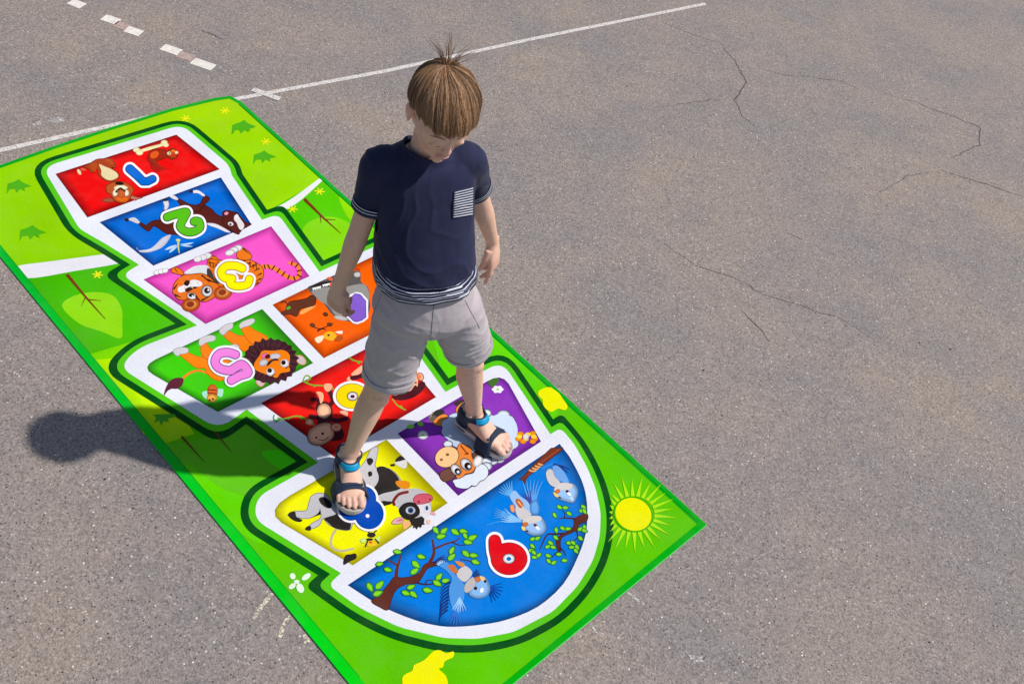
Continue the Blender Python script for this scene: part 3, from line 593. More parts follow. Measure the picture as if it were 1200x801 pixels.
a.ell('g', (252, 190, 150), 638, 530, 66, 70); a.sm('g', PS, [(565, 355), (600, 350), (630, 370), (630, 430), (605, 460), (590, 400)]); a.sm('g', PS, [(640, 280), (700, 275), (715, 310), (680, 350), (645, 330)]); a.sm('g', PS, [(460, 640), (500, 600), (540, 635), (510, 665)]); a.sm('g', PS, [(785, 540), (820, 525), (860, 540), (850, 580)])
a.sm('g', PS, [(490, 730), (540, 680), (620, 645), (700, 650), (730, 740), (700, 800), (600, 850), (500, 820)], line=(120, 50, 50)); a.ell('g', PS, 752, 682, 46, 36, line=(150, 60, 50)); a.ell('g', (235, 120, 90), 752, 682, 26, 18)
a.ell('g', K, 625, 742, 12, 12); a.ell('g', K, 565, 780, 10, 10); a.st('g', (120, 50, 50), [(590, 800), (640, 800), (680, 770)], 1)
a.sm('g', PS, [(850, 240), (870, 205), (900, 225), (890, 255)]); a.sm('g', PS, [(890, 190), (940, 140), (1000, 100), (1005, 150), (940, 200)]); a.st('g', DKB, [(900, 220), (960, 210), (1010, 190)], 5)
a.build('animal_picture', p6); a = Art(.0060)
a.sm('o', DKB, [(330, 640), (400, 600), (540, 560), (610, 535), (628, 575), (580, 640), (500, 690), (400, 710), (320, 690)])
a.sm('o', PS, [(410, 600), (440, 540), (520, 430), (580, 470), (560, 520), (555, 580), (530, 570), (490, 620), (440, 625)]); a.ell('o', PS, 340, 625, 42, 38, line=(150, 60, 50)); a.ell('o', (240, 120, 80), 335, 625, 24, 20); a.ell('o', PS, 582, 490, 26, 34, -20, line=(150, 60, 50)); a.ell('o', (240, 120, 80), 575, 490, 14, 20)
for x, y, r in ((505, 510, 11), (480, 585, 8), (538, 545, 8), (445, 562, 6)): a.ell('o', K, x, y, r, r)
a.st('o', (130, 180, 50), [(320, 700), (370, 760), (440, 800)], 1.5); a.ell('o', (130, 180, 40), 400, 770, 16, 9, 40)
a.build('animal_picture', p6)
a = Art(.0080); a.ell('g', WH, 900, 390, 180, 142, n=32); a.ell('g', (120, 110, 20), 900, 390, 152, 120, n=32); a.ell('g', (250, 215, 0), 900, 390, 146, 114, n=32); a.ell('g', (110, 100, 20), 905, 392, 55, 45); a.ell('g', WH, 905, 392, 48, 38); a.ell('g', (90, 20, 40), 905, 394, 22, 16); a.build('numeral', p6)
# 8: cow and bee
a = Art(.0060); CG = (192, 190, 192); BK = (42, 38, 36)
a.st('i', (190, 180, 150), [(190, 400), (150, 470), (150, 560), (230, 600), (350, 580)], 2.6)
a.sm('h', CG, [(60, 665), (130, 630), (230, 625), (255, 560), (280, 490), (350, 460), (430, 480), (480, 540), (620, 330), (700, 250), (760, 190), (800, 130), (840, 50), (900, 30), (890, 120), (880, 220), (1000, 230), (1090, 300), (1150, 420), (1150, 540), (960, 530), (860, 560), (680, 720), (640, 800), (520, 790), (430, 740), (390, 690), (350, 760), (280, 790), (240, 790), (290, 740), (370, 690), (360, 600), (340, 650), (260, 690), (180, 690)], line=(120, 118, 118), k=3)
for pts in ([(890, 225), (960, 210), (1060, 270), (1110, 350), (1110, 420), (960, 460), (900, 480), (850, 440), (900, 360), (910, 300)], [(60, 670), (75, 640), (125, 630), (140, 680), (195, 710), (170, 730), (110, 715)], [(350, 510), (400, 495), (460, 540), (470, 590), (430, 600), (370, 560)],
            [(800, 140), (840, 130), (860, 160), (830, 200), (805, 180)], [(810, 265), (840, 255), (850, 290), (820, 305)], [(1065, 150), (1110, 110), (1150, 130), (1160, 155), (1110, 160), (1080, 170)], [(1020, 190), (1060, 185), (1060, 205), (1025, 208)], [(920, 545), (980, 530), (1040, 540), (1030, 560), (960, 575)], [(220, 800), (240, 770), (275, 770), (270, 810)]): a.sm('h', BK, pts)
a.sm('h', (222, 220, 218), [(1060, 175), (1110, 160), (1170, 150), (1170, 220), (1120, 220)])
a.sm('i', BK, [(80, 295), (170, 265), (200, 250), (250, 290), (325, 320), (318, 400), (240, 400), (170, 380), (110, 330)]); a.sm('i', BK, [(260, 690), (280, 640), (330, 630), (375, 625), (380, 670), (320, 700), (265, 730)])
a.sm('i', (230, 140, 20), [(750, -50), (820, -60), (880, -40), (880, 5), (830, 20), (770, -5)]); a.sm('i', CG, [(600, 100), (720, 60), (860, 20), (970, 20), (1060, 80), (1080, 200), (1040, 280), (900, 300), (800, 230), (740, 170)])
a.st('i', (120, 30, 30), [(860, 48), (780, 70), (730, 130), (735, 165)], 3.4); a.sm('i', BK, [(605, 155), (640, 135), (720, 140), (700, 160), (630, 180)])
a.sm('i', (225, 222, 224), [(950, 180), (1040, 150), (1080, 200), (1060, 280), (1000, 290)]); a.sm('i', BK, [(780, 210), (830, 155), (910, 145), (965, 190), (975, 250), (930, 290), (860, 310), (800, 270)])
a.sm('i', (215, 90, 110), [(918, 115), (960, 75), (1050, 70), (1090, 95), (1080, 130), (1010, 155), (940, 155)], line=(140, 40, 60)); a.ell('i', (140, 30, 50), 965, 140, 12, 10); a.ell('i', (140, 30, 50), 1072, 118, 10, 8)
a.ell('i', WH, 888, 220, 46, 36); a.ell('i', (70, 110, 170), 890, 220, 30, 28); a.ell('i', K, 890, 222, 17, 17); a.ell('i', WH, 1042, 205, 24, 34); a.ell('i', (70, 110, 170), 1042, 200, 15, 24); a.ell('i', K, 1042, 200, 8, 14)
a.pg('i', BK, [(880, 300), (950, 290), (995, 275), (1020, 300), (1015, 340), (1030, 350), (1000, 355), (985, 385), (965, 372), (945, 400), (935, 380), (910, 388), (918, 365), (885, 345)])
a.sm('i', (225, 180, 180), [(715, 340), (750, 300), (810, 290), (815, 325), (770, 345)], line=(150, 110, 110)); a.sm('i', (215, 100, 130), [(750, 325), (800, 298), (810, 318)]); a.sm('i', (240, 180, 120), [(815, 330), (870, 320), (890, 350), (830, 400), (820, 370)]); a.sm('i', (235, 190, 160), [(1040, 310), (1075, 310), (1070, 350), (1045, 345)]); a.ell('i', (225, 160, 170), 1100, 250, 30, 14, 20)
a.sm('i', (205, 235, 120), [(415, 500), (450, 480), (480, 500), (440, 530)]); a.sm('i', (205, 235, 120), [(555, 490), (600, 460), (600, 500), (570, 510)]); a.sm('i', (240, 200, 30), [(480, 540), (520, 505), (570, 530), (570, 550), (500, 560)]); a.ell('i', (230, 60, 30), 515, 520, 16, 10); a.ell('i', BK, 522, 450, 40, 24); a.ell('i', BK, 505, 492, 34, 12)
for q in ([(490, 500), (465, 560)], [(560, 490), (590, 525)], [(500, 425), (490, 415)], [(550, 425), (570, 410)]): a.st('i', BK, q, 1.5, 1.5, False)
a.build('animal_picture', p8)
a = Art(.0080); BL = (0, 72, 175)
for col, ex in ((WH, 28), ((0, 40, 110), 7), (BL, 0)):
    z = Art.nz()
    a.ell('i', col, 500, 255, 130+ex, 135+ex, n=32); a.ell('i', col, 330, 190, 110+ex, 120+ex, n=32); a.ell('i', col, 450, 110, 110+ex, 110+ex, n=32)
a.ell('i', WH, 486, 272, 18, 17); a.build('numeral', p8)
# 7: sheep
a = Art(.0060); WL = (222, 230, 240); ORS = (240, 140, 60)
a.pg('j', (150, 140, 120), [(100, 150), (135, 100), (190, 75), (240, 110), (220, 140), (190, 150), (180, 180), (110, 190)]); a.sm('j', (50, 45, 45), [(130, 130), (175, 80), (235, 80), (245, 120), (190, 165), (150, 150)]); a.sm('j', (105, 95, 80), [(100, 165), (150, 130), (180, 165), (120, 195)])
a.sm('j', ORS, [(140, 200), (180, 150), (240, 120), (280, 140), (305, 200), (270, 225), (180, 225)], line=(70, 50, 40)); a.sm('j', (60, 50, 45), [(330, 20), (420, -20), (440, 20), (380, 45)]); a.sm('j', ORS, [(355, 70), (400, 20), (440, 10), (420, 90), (370, 110)], line=(70, 50, 40))
wool = []
for q in range(36):
    t = 6.2832*q/36; rr = 1+.05*abs(math.sin(q*1.0*math.pi/3))
    x = 580+350*rr*math.cos(t); y = 305+195*rr*math.sin(t); wool.append((x, y+(x-580)*.16))
a.sm('j', (200, 215, 235), wool, line=(70, 75, 95)); 
for x, y, r in ((800, 130, 60), (850, 170, 50), (640, 110, 45), (760, 540, 50), (700, 560, 45), (640, 560, 50), (640, 610, 50), (280, 400, 40)): a.ell('j', WL, x, y, r, r*.75, line=(70, 75, 95), n=16)
a.ell('j', (200, 215, 235), 770, 300, 160, 190, 20, n=24)
a.sm('j', (115, 75, 62), [(205, 700), (220, 660), (290, 630), (340, 650), (355, 690), (300, 740), (240, 745)], line=(45, 30, 35)); a.sm('j', (100, 70, 62), [(505, 500), (560, 460), (610, 480), (600, 560), (560, 600), (520, 560)], line=(45, 30, 35))
a.sm('j', (240, 135, 55), [(380, 410), (440, 410), (500, 450), (500, 510), (530, 580), (530, 630), (500, 665), (440, 680), (410, 730), (370, 725), (340, 660), (300, 620), (240, 600), (340, 560)], line=(60, 35, 30))
a.ell('j', (250, 200, 140), 270, 520, 112, 92, -25, line=(60, 35, 30), n=28); a.ell('j', (140, 90, 50), 275, 498, 17, 14); a.ell('j', (140, 90, 50), 218, 546, 15, 13); a.st('j', (120, 40, 20), [(400, 415), (440, 465), (465, 495)], 1.4); a.st('j', (120, 40, 20), [(440, 495), (470, 485)], 1.2, smooth=False)
a.ell('j', WH, 355, 640, 40, 56, -40, line=(60, 35, 30)); a.ell('j', K, 370, 655, 28, 32, -30); a.ell('j', WH, 375, 660, 13, 13); a.ell('j', WH, 450, 590, 44, 60, -40, line=(60, 35, 30)); a.ell('j', K, 465, 605, 32, 36, -30); a.ell('j', WH, 478, 610, 14, 15)
a.sm('j', WL, [(330, 740), (400, 720), (450, 690), (520, 670), (550, 610), (600, 590), (645, 620), (655, 680), (620, 730), (580, 745), (540, 790), (500, 785), (470, 810), (420, 815), (360, 800), (340, 770)], line=(60, 60, 80))
a.ell('j', WH, 560, 560, 60, 42, -60); a.ell('j', (120, 215, 60), 20, 210, 30, 20, 20); a.ell('j', (120, 215, 60), -70, 235, 34, 20, -10); a.ell('j', (230, 232, 235), 45, 315, 50, 42); a.ell('j', (205, 195, 120), 45, 315, 16, 12)
for x, y in ((940, 350), (960, 305), (985, 375), (1075, 300), (1095, 350), (1075, 375)): a.ell('j', (235, 140, 10), x, y, 30, 24)
for x, y in ((950, 330), (1085, 330), (1010, 350), (1030, 310)): a.ell('j', (250, 205, 50), x, y, 26, 20)
a.ell('j', (220, 215, 190), 1010, 330, 28, 30)
a.sm('L', (70, 110, 40), [(660, 90), (690, 65), (725, 70), (710, 100), (680, 115)])
for q in range(6): a.ell('L', (235, 235, 240), 716+22*math.cos(q*1.05), 130+14*math.sin(q*1.05), 13, 9)
a.ell('L', (190, 205, 120), 716, 130, 10, 7)
a.build('animal_picture', p7)
# 9: birds, boughs, numeral
a = Art(.0060); TRK = (92, 42, 32); LFC = (120, 205, 25); LFD = (20, 95, 50)
a.sm('k', TRK, [(105, 625), (170, 570), (240, 490), (280, 440), (340, 445), (430, 430), (480, 400), (520, 340), (600, 320), (620, 340), (540, 370), (500, 430), (460, 480), (380, 490), (300, 530), (260, 600), (230, 690), (170, 670)], line=(50, 25, 40))
a.st('k', TRK, [(295, 450), (300, 380), (315, 330), (330, 270)], 5, 1.6); a.st('k', TRK, [(305, 345), (260, 320), (220, 300)], 2.6, 1.2); a.st('k', TRK, [(560, 320), (590, 250), (580, 150)], 4.5, 2.4); a.st('k', TRK, [(600, 215), (680, 180), (760, 155), (790, 130)], 2.6, 1.4); a.st('k', (60, 30, 60), [(730, 165), (780, 185), (830, 190)], 1.8, 1.0)
a.st('k', (60, 35, 60), [(450, 480), (520, 495), (580, 490), (600, 480)], 2.6, 1.2); a.st('k', (60, 35, 60), [(520, 495), (540, 460), (580, 465)], 1.6, 1.0); a.st('k', (60, 35, 60), [(800, 300), (860, 310), (900, 330)], 1.4, 1.0)
def leaf(key, x, y, an, L=34, Wd=17):
    c, s_ = math.cos(R(an)), math.sin(R(an)); pts = [(-L, 0), (-L*.4, -Wd), (L*.3, -Wd*.9), (L*1.1, 0), (L*.3, Wd*.9), (-L*.4, Wd)]
    a.sm(key, LFC, [(x+u*c-v*s_, y+u*s_+v*c) for u, v in pts], 3, line=LFD, lw=.9); a.st(key, (150, 225, 70), [(x-L*.7*c, y-L*.7*s_), (x+L*.7*c, y+L*.7*s_)], .6, smooth=False, caps=False)
for x, y, an, L in ((90, 515, 60, 40), (165, 500, -45, 42), (150, 565, -20, 40), (605, 72, 55, 32), (668, 78, -40, 34), (645, 120, -10, 38), (755, 85, 35, 36), (820, 80, 10, 34), (835, 115, 60, 26), (890, 130, -25, 40), (855, 165, 10, 36), (490, 278, 15, 34), (448, 338, 40, 38), (438, 392, -35, 36), (730, 230, -60, 34), (728, 282, -40, 36), (840, 255, 40, 36), (900, 268, 5, 34), (915, 320, 20, 34), (630, 435, -50, 34), (615, 485, 30, 38), (410, 515, -20, 34), (370, 562, 20, 36), (430, 572, 40, 34), (540, 540, 10, 38), (230, 380, 15, 32), (305, 240, 10, 30), (165, 335, -10, 28), (680, 465, -10, 30)): leaf('k', x, y, an, L*.95, L*.5)
a.build('bough_picture', p9); a = Art(.0060)
a.sm('m', TRK, [(1022, 135), (960, 150), (905, 185), (905, 235), (870, 285), (800, 320), (740, 370), (740, 430), (760, 495), (775, 470), (770, 400), (790, 350), (870, 310), (930, 280), (950, 230), (1022, 190)], line=(50, 25, 40))
a.st('m', (75, 35, 40), [(915, 180), (830, 172), (760, 178)], 2.4, 1.0); a.st('m', (50, 30, 60), [(810, 170), (815, 130), (790, 100)], 1.4, .8); a.st('m', (60, 30, 50), [(800, 318), (720, 322), (650, 330), (600, 420), (580, 470)], 2.6, 1.0); a.st('m', (50, 30, 60), [(770, 450), (810, 490), (825, 530)], 2.0, .9); a.st('m', (50, 30, 60), [(925, 290), (935, 350), (900, 380)], 1.8, .9); a.st('m', (50, 30, 60), [(770, 470), (710, 520), (700, 540)], 1.5, .9)
def lm(x, y, an=0, L=26): leaf('m', x, y, an, L, L*.55)
for x, y, an in ((765, 70, 30), (820, 75, 0), (720, 145, 60), (855, 130, 30), (990, 68, 30), (975, 105, 0), (1000, 108, 60), (795, 268, 30), (845, 272, 0), (735, 285, 80), (960, 275, -30), (1000, 260, 80), (1000, 290, 20), (730, 355, 40), (515, 368, -20), (560, 362, -30), (512, 435, 40), (500, 475, -10), (525, 495, 40), (530, 540, 10), (572, 520, -40), (655, 440, -20), (682, 405, 30), (705, 445, 20), (660, 525, 20), (665, 575, 50), (712, 590, -30), (812, 570, 0), (760, 512, 0), (855, 405, 0), (895, 405, 40), (880, 445, 0), (930, 445, 60), (920, 480, 50), (962, 362, 40)): lm(x, y, an)
a.build('bough_picture', p9); a = Art(.0066)
# top bough
a.pg('l', (120, 50, 30), [(690, 0), (795, -4), (780, 22), (610, 150), (500, 235), (455, 275), (440, 325), (425, 290), (390, 290), (430, 262), (530, 150)], line=(60, 30, 30)); a.st('l', (160, 75, 50), [(760, 10), (600, 130), (470, 250)], 1.2, .6)
for q in range(4): a.st('l', (240, 175, 100), [(485+q*28, 205-q*20), (520+q*26, 215-q*20), (545+q*20, 205-q*18)], 1.9, 1.2)
LB = (150, 190, 232); BG = (205, 200, 200); NV = (25, 45, 115)
def feathers(key, root, ang0, ang1, n_, L, col, w0=2.4):
    for q in range(n_):
        t = R(ang0+(ang1-ang0)*q/max(1, n_-1)); a.st(key, col, [root, (root[0]+L*.6*math.cos(t), root[1]+L*.6*math.sin(t)), (root[0]+L*math.cos(t+.06), root[1]+L*math.sin(t+.06))], w0, .5)
feathers('l', (720, 150), 15, 80, 6, 150, NV); a.sm('l', (110, 165, 225), [(700, 175), (740, 160), (800, 210), (850, 300), (840, 325), (760, 300), (715, 240)]); a.st('l', (50, 130, 210), [(600, 190), (650, 165), (690, 150)], 2)
a.sm('l', BG, [(640, 230), (665, 195), (700, 205), (720, 260), (770, 320), (730, 360), (680, 340), (650, 290)], line=(120, 120, 140), lw=.5); a.sm('l', LB, [(720, 400), (780, 340), (890, 330), (935, 390), (925, 460), (890, 510), (800, 490), (740, 460)], line=(60, 100, 160), lw=.6)
a.sm('l', (212, 205, 200), [(720, 370), (770, 325), (850, 325), (890, 345), (860, 385), (780, 390), (720, 400)]); a.sm('l', (205, 110, 50), [(725, 395), (760, 380), (770, 410), (730, 425)]); a.sm('l', (245, 205, 110), [(705, 410), (740, 425), (760, 445), (730, 455)]); a.ell('l', (100, 40, 40), 840, 405, 20, 14, 40); a.ell('l', WH, 855, 425, 24, 12, 40); a.ell('l', K, 838, 405, 10, 9); a.ell('l', K, 768, 462, 14, 8, 20); a.ell('l', (190, 215, 240), 880, 470, 26, 14, 60)
a.build('bird_picture', p9); a = Art(.0066)
feathers('l', (330, 450), 195, 262, 7, 145, (90, 165, 225), 2.2); a.sm('l', LB, [(300, 455), (345, 395), (400, 450), (460, 490), (510, 560), (560, 590), (500, 620), (400, 660), (360, 560)]); 
feathers('l', (520, 560), 245, 285, 6, 270, (85, 155, 220), 3.0); feathers('l', (500, 520), 225, 265, 4, 130, (60, 70, 150), 2.4); a.sm('l', (95, 160, 225), [(490, 520), (550, 480), (580, 560), (560, 620), (500, 610)])
feathers('l', (400, 680), 176, 214, 6, 190, (130, 185, 232), 3.0); feathers('l', (300, 620), 165, 200, 5, 150, (80, 155, 220), 2.0); a.st('l', (60, 150, 215), [(200, 685), (140, 700), (75, 725)], 1.4, .4)
a.sm('l', BG, [(350, 570), (380, 520), (440, 560), (500, 620), (440, 670), (380, 650)]); a.sm('l', (190, 95, 50), [(355, 480), (390, 475), (430, 530), (400, 560), (370, 530)]); a.sm('l', (235, 150, 100), [(300, 540), (335, 530), (345, 590), (315, 595)]); a.st('l', (250, 190, 120), [(380, 500), (420, 545)], 1.5, .8, False)
a.sm('l', LB, [(420, 730), (460, 670), (560, 650), (610, 660), (640, 740), (610, 800), (520, 815), (450, 780)], line=(60, 100, 160), lw=.6); a.sm('l', (215, 208, 200), [(420, 680), (480, 635), (580, 635), (595, 670), (520, 700), (440, 705)]); a.sm('l', (205, 110, 50), [(415, 705), (455, 690), (475, 715), (440, 735)]); a.sm('l', (245, 205, 110), [(410, 730), (440, 740), (440, 770), (415, 760)]); a.ell('l', (110, 50, 45), 540, 722, 22, 14, 40); a.ell('l', WH, 560, 745, 24, 13, 40); a.ell('l', K, 540, 720, 10, 9); a.ell('l', K, 462, 775, 12, 8, 20)
a.build('bird_picture', p9); a = Art(.0068)
feathers('k', (600, 320), -40, 5, 5, 95, NV, 2.6); feathers('k', (650, 350), 200, 300, 6, 45, (180, 210, 235), 2)
for q in range(9): a.st('k', (20, 45, 110), [(715-q*3, 480+q*27), (675-q*4, 500+q*30), (640-q*1, 540+q*32)], 2.6, .5)
a.sm('k', (75, 145, 212), [(630, 345), (690, 320), (740, 400), (810, 470), (830, 540), (815, 640), (780, 725), (745, 700), (715, 620), (710, 520), (730, 450), (690, 390)]); feathers('k', (760, 690), 70, 125, 5, 120, (40, 110, 195), 2.4); feathers('k', (790, 600), 60, 120, 6, 110, (150, 195, 235), 1.6)
a.sm('k', (205, 200, 198), [(770, 400), (830, 350), (885, 390), (880, 430), (830, 475), (780, 440)]); a.sm('k', (200, 115, 60), [(700, 350), (740, 340), (780, 390), (760, 410), (715, 380)]); a.sm('k', (215, 140, 70), [(755, 310), (825, 330), (820, 360), (780, 345)]); feathers('k', (900, 420), -60, 60, 8, 55, (20, 60, 120), 2); feathers('k', (1010, 520), -20, 70, 7, 120, (15, 70, 160), 1.8)
a.sm('k', (130, 180, 228), [(860, 560), (900, 480), (940, 430), (1000, 450), (1030, 520), (1010, 580), (950, 605), (890, 595)]); a.sm('k', (190, 182, 178), [(830, 550), (835, 490), (890, 440), (915, 460), (905, 510), (860, 555)]); a.sm('k', (200, 110, 60), [(905, 445), (950, 430), (960, 455), (930, 480)]); a.sm('k', (240, 200, 130), [(950, 430), (985, 440), (990, 465), (960, 460)]); a.ell('k', (60, 30, 30), 915, 525, 14, 14); a.ell('k', K, 990, 470, 10, 12); a.ell('k', WH, 965, 540, 14, 20, 20)
a.build('bird_picture', p9)
a = Art(.0080); RD = (215, 10, 25)
for col, ex in ((WH, 30), ((110, 0, 10), 6), (RD, 0)):
    a.ell('m', col, 292, 553, 168+ex, 148+ex, n=36)
    a.st('m', col, [(158, 385), (170, 470), (200, 560)], 13.6+ex/4, 18+ex/4)
a.ell('m', (110, 0, 10), 290, 553, 60, 50); a.ell('m', WH, 290, 553, 54, 45); a.ell('m', (0, 110, 190), 290, 554, 24, 20); a.build('numeral', p9)

# ------------------------------------------------------------------ the boy
def V(*a): return Vector(a)
def UNIT(a): return a.normalized()
TH = R(28)
LAT = V(math.cos(TH), math.sin(TH), 0)      # towards the boy's left
FWD = V(math.sin(TH), -math.cos(TH), 0)     # the way his chest faces
UP = V(0, 0, 1)
SHC = V(-.268, 1.70, .945); PEL = V(-.214, 1.668, .578)
def lerp(a, b, t): return a*(1-t)+b*t
def interp(lst, k):
    """Catmull-Rom through rows of (Vector, rx, ry)"""
    rows = [tuple(r[0])+(r[1], r[2]) for r in lst]
    return [(V(*q[:3]), q[3], q[4]) for q in crom(rows, False, k)]
def loft(bm, lst, side, n=20, k=4, power=2.0, capr=(1, 1)):
    """closed tube of elliptical sections; rx lies along `side`, ry across it"""
    rows = interp(lst, k) if k > 1 else lst
    m_ = len(rows); rings = []
    def ring(c, rx, ry, sx, sy):
        r = []
        for i in range(n):
            t = 6.28318*i/n; cs, sn = math.cos(t), math.sin(t)
            if power != 2: cs = math.copysign(abs(cs)**(2/power), cs); sn = math.copysign(abs(sn)**(2/power), sn)
            r.append(bm.verts.new(c+sx*(rx*cs)+sy*(ry*sn)))
        return r
    ax = []
    for i in range(m_):
        ax.append(UNIT(rows[min(i+1, m_-1)][0]-rows[max(i-1, 0)][0]))
    def frame(t):
        sx = UNIT(side-t*side.dot(t)); return sx, t.cross(sx)
    sx, sy = frame(ax[0]); c, rx, ry = rows[0]; h = min(rx, ry)*capr[0]
    for f_, q in ((.35, .92), (.72, .66)): pass
    for f_, q in ((.38, .93), (.72, .70), (.93, .38))[::-1]:
        if capr[0]: rings.append(ring(c-ax[0]*h*f_, rx*q, ry*q, sx, sy))
    for i in range(m_):
        sx, sy = frame(ax[i]); rings.append(ring(rows[i][0], rows[i][1], rows[i][2], sx, sy))
    sx, sy = frame(ax[-1]); c, rx, ry = rows[-1]; h = min(rx, ry)*capr[1]
    for f_, q in ((.38, .93), (.72, .70), (.93, .38)):
        if capr[1]: rings.append(ring(c+ax[-1]*h*f_, rx*q, ry*q, sx, sy))
    for a, b in zip(rings, rings[1:]):
        for i in range(n): bm.faces.new((a[i], a[(i+1) % n], b[(i+1) % n], b[i]))
    bm.faces.new(list(reversed(rings[0]))); bm.faces.new(rings[-1])
def ellipsoid(bm, c, X, Y, Z, rx, ry, rz, n=18):
    r = bmesh.ops.create_uvsphere(bm, u_segments=n, v_segments=n*2//3, radius=1)
    for v in r['verts']: v.co = c+X*(v.co.x*rx)+Y*(v.co.y*ry)+Z*(v.co.z*rz)
def bm_mesh(bm, name):
    bmesh.ops.recalc_face_normals(bm, faces=bm.faces[:]); me = bpy.data.meshes.new(name); bm.to_mesh(me); bm.free(); return me
def remesh(me, vox, smooth=3, fac=.5):
    o = bpy.data.objects.new('tmp', me); C.objects.link(o)
    r = o.modifiers.new('r', 'REMESH'); r.mode = 'VOXEL'; r.voxel_size = vox
    s = o.modifiers.new('s', 'SMOOTH'); s.iterations = smooth; s.factor = fac
    dg = bpy.context.evaluated_depsgraph_get(); out = bpy.data.meshes.new_from_object(o.evaluated_get(dg))
    bpy.data.objects.remove(o); return out
def apply_mods(o):
    dg = bpy.context.evaluated_depsgraph_get(); out = bpy.data.meshes.new_from_object(o.evaluated_get(dg)); o.modifiers.clear(); old = o.data; o.data = out; return o
def bvh_of(me): 
    b = bmesh.new(); b.from_mesh(me); t = BVHTree.FromBMesh(b); b.free(); return t

# joints (metres)
R_SH, L_SH = SHC-LAT*.084-UP*.010, SHC+LAT*.088-UP*.006
R_EL, R_WR = V(-.372, 1.640, .757), V(-.404, 1.640, .590)
L_EL, L_WR = V(-.144, 1.825, .765), V(-.106, 1.882, .625)
R_HIP, L_HIP = V(-.252, 1.645, .565), V(-.152, 1.697, .568)
R_KN, L_KN = V(-.284, 1.622, .294), V(-.088, 1.785, .306)
R_HEEL, R_TOE = V(-.345, 1.612, 0), V(-.273, 1.457, 0)
L_HEEL, L_TOE = V(-.086, 1.842, 0), V(.070, 1.766, 0)
SOLE = .017
MT = .009                                    # top of the mat print
def footframe(h, t):
    f = UNIT(V(t.x-h.x, t.y-h.y, 0)); return f, V(-f.y, f.x, 0)     # forward, and its left
NKB = SHC+UP*.020+FWD*.0
HYAW = R(32); HP = R(26)
HF = V(math.sin(HYAW)*math.cos(HP), -math.cos(HYAW)*math.cos(HP), -math.sin(HP)); HX = V(math.cos(HYAW), math.sin(HYAW), 0); HZ = HX.cross(HF)*1
if HZ.z < 0: HZ = -HZ
HX = UNIT(HX+UP*-.06); HX = UNIT(HX-HF*HX.dot(HF)); HZ = UNIT(HX.cross(HF)); HZ = HZ if HZ.z > 0 else -HZ
HC = V(-.241, 1.660, 1.089)
HS = .92
def H(x, y, z): return HC+(HX*x+HF*y+HZ*z)*HS

def build_hand(bm, wr, d, nrm, thumb, curls, spread=.0, s=1.0, tcurl=20, tang=35):
    d = UNIT(d); thumb = UNIT(thumb-d*thumb.dot(d)); nrm = UNIT(nrm-d*nrm.dot(d)-thumb*nrm.dot(thumb))
    loft(bm, [(wr-d*.012, .0175*s, .0150*s), (wr+d*.006, .0180*s, .0140*s), (wr+d*.026*s, .0250*s, .0130*s), (wr+d*.046*s, .0275*s, .0115*s), (wr+d*.058*s, .0265*s, .0095*s)], thumb, 18, 3, 2.3, (0, .6))
    lens = [(.022, .015, .012), (.0245, .017, .012), (.0225, .016, .012), (.0185, .012, .011)]
    for i in range(4):
        off = (.0205-.0137*i)*s; root = wr+d*(.050-.002*abs(i-1.2))*s+thumb*off
        dd = UNIT(d+thumb*spread*(1.5-i)); p = root; rows = [(p, .0070*s, .0068*s)]; ang = 0
        for j, (L_, cu) in enumerate(zip(lens[i], curls[i])):
            ang += R(cu); u = dd*math.cos(ang)+nrm*math.sin(ang)
            r_ = (.0066, .0060, .0054)[j]*s*(.93 if i == 3 else 1)
            mid = p+u*L_*s*.5; p = p+u*L_*s; rows += [(mid, r_*.97, r_*.95), (p, r_*1.0, r_*.98)]
        rows[-1] = (rows[-1][0], rows[-1][1]*.86, rows[-1][2]*.82)
        loft(bm, rows, thumb, 12, 3, 2, (0, 1))
    a = R(tang); root = wr+d*.014*s+thumb*.015*s+nrm*.004; u = UNIT(d*math.cos(a)+thumb*math.sin(a)+nrm*.35)
    p1 = root+u*.022*s; u2 = UNIT(u+d*.35+nrm*math.sin(R(tcurl))-thumb*.25); p2 = p1+u2*.018*s; u3 = UNIT(u2+nrm*math.sin(R(tcurl))*.9-thumb*.15); p3 = p2+u3*.014*s
    loft(bm, [(root, .0110*s, .0105*s), (lerp(root, p1, .6), .0095*s, .0090*s), (p1, .0080*s, .0078*s), (lerp(p1, p2, .5), .0072*s, .0070*s), (p2, .0073*s, .0070*s), (p3, .0058*s, .0052*s)], thumb, 12, 3, 2, (0, 1))

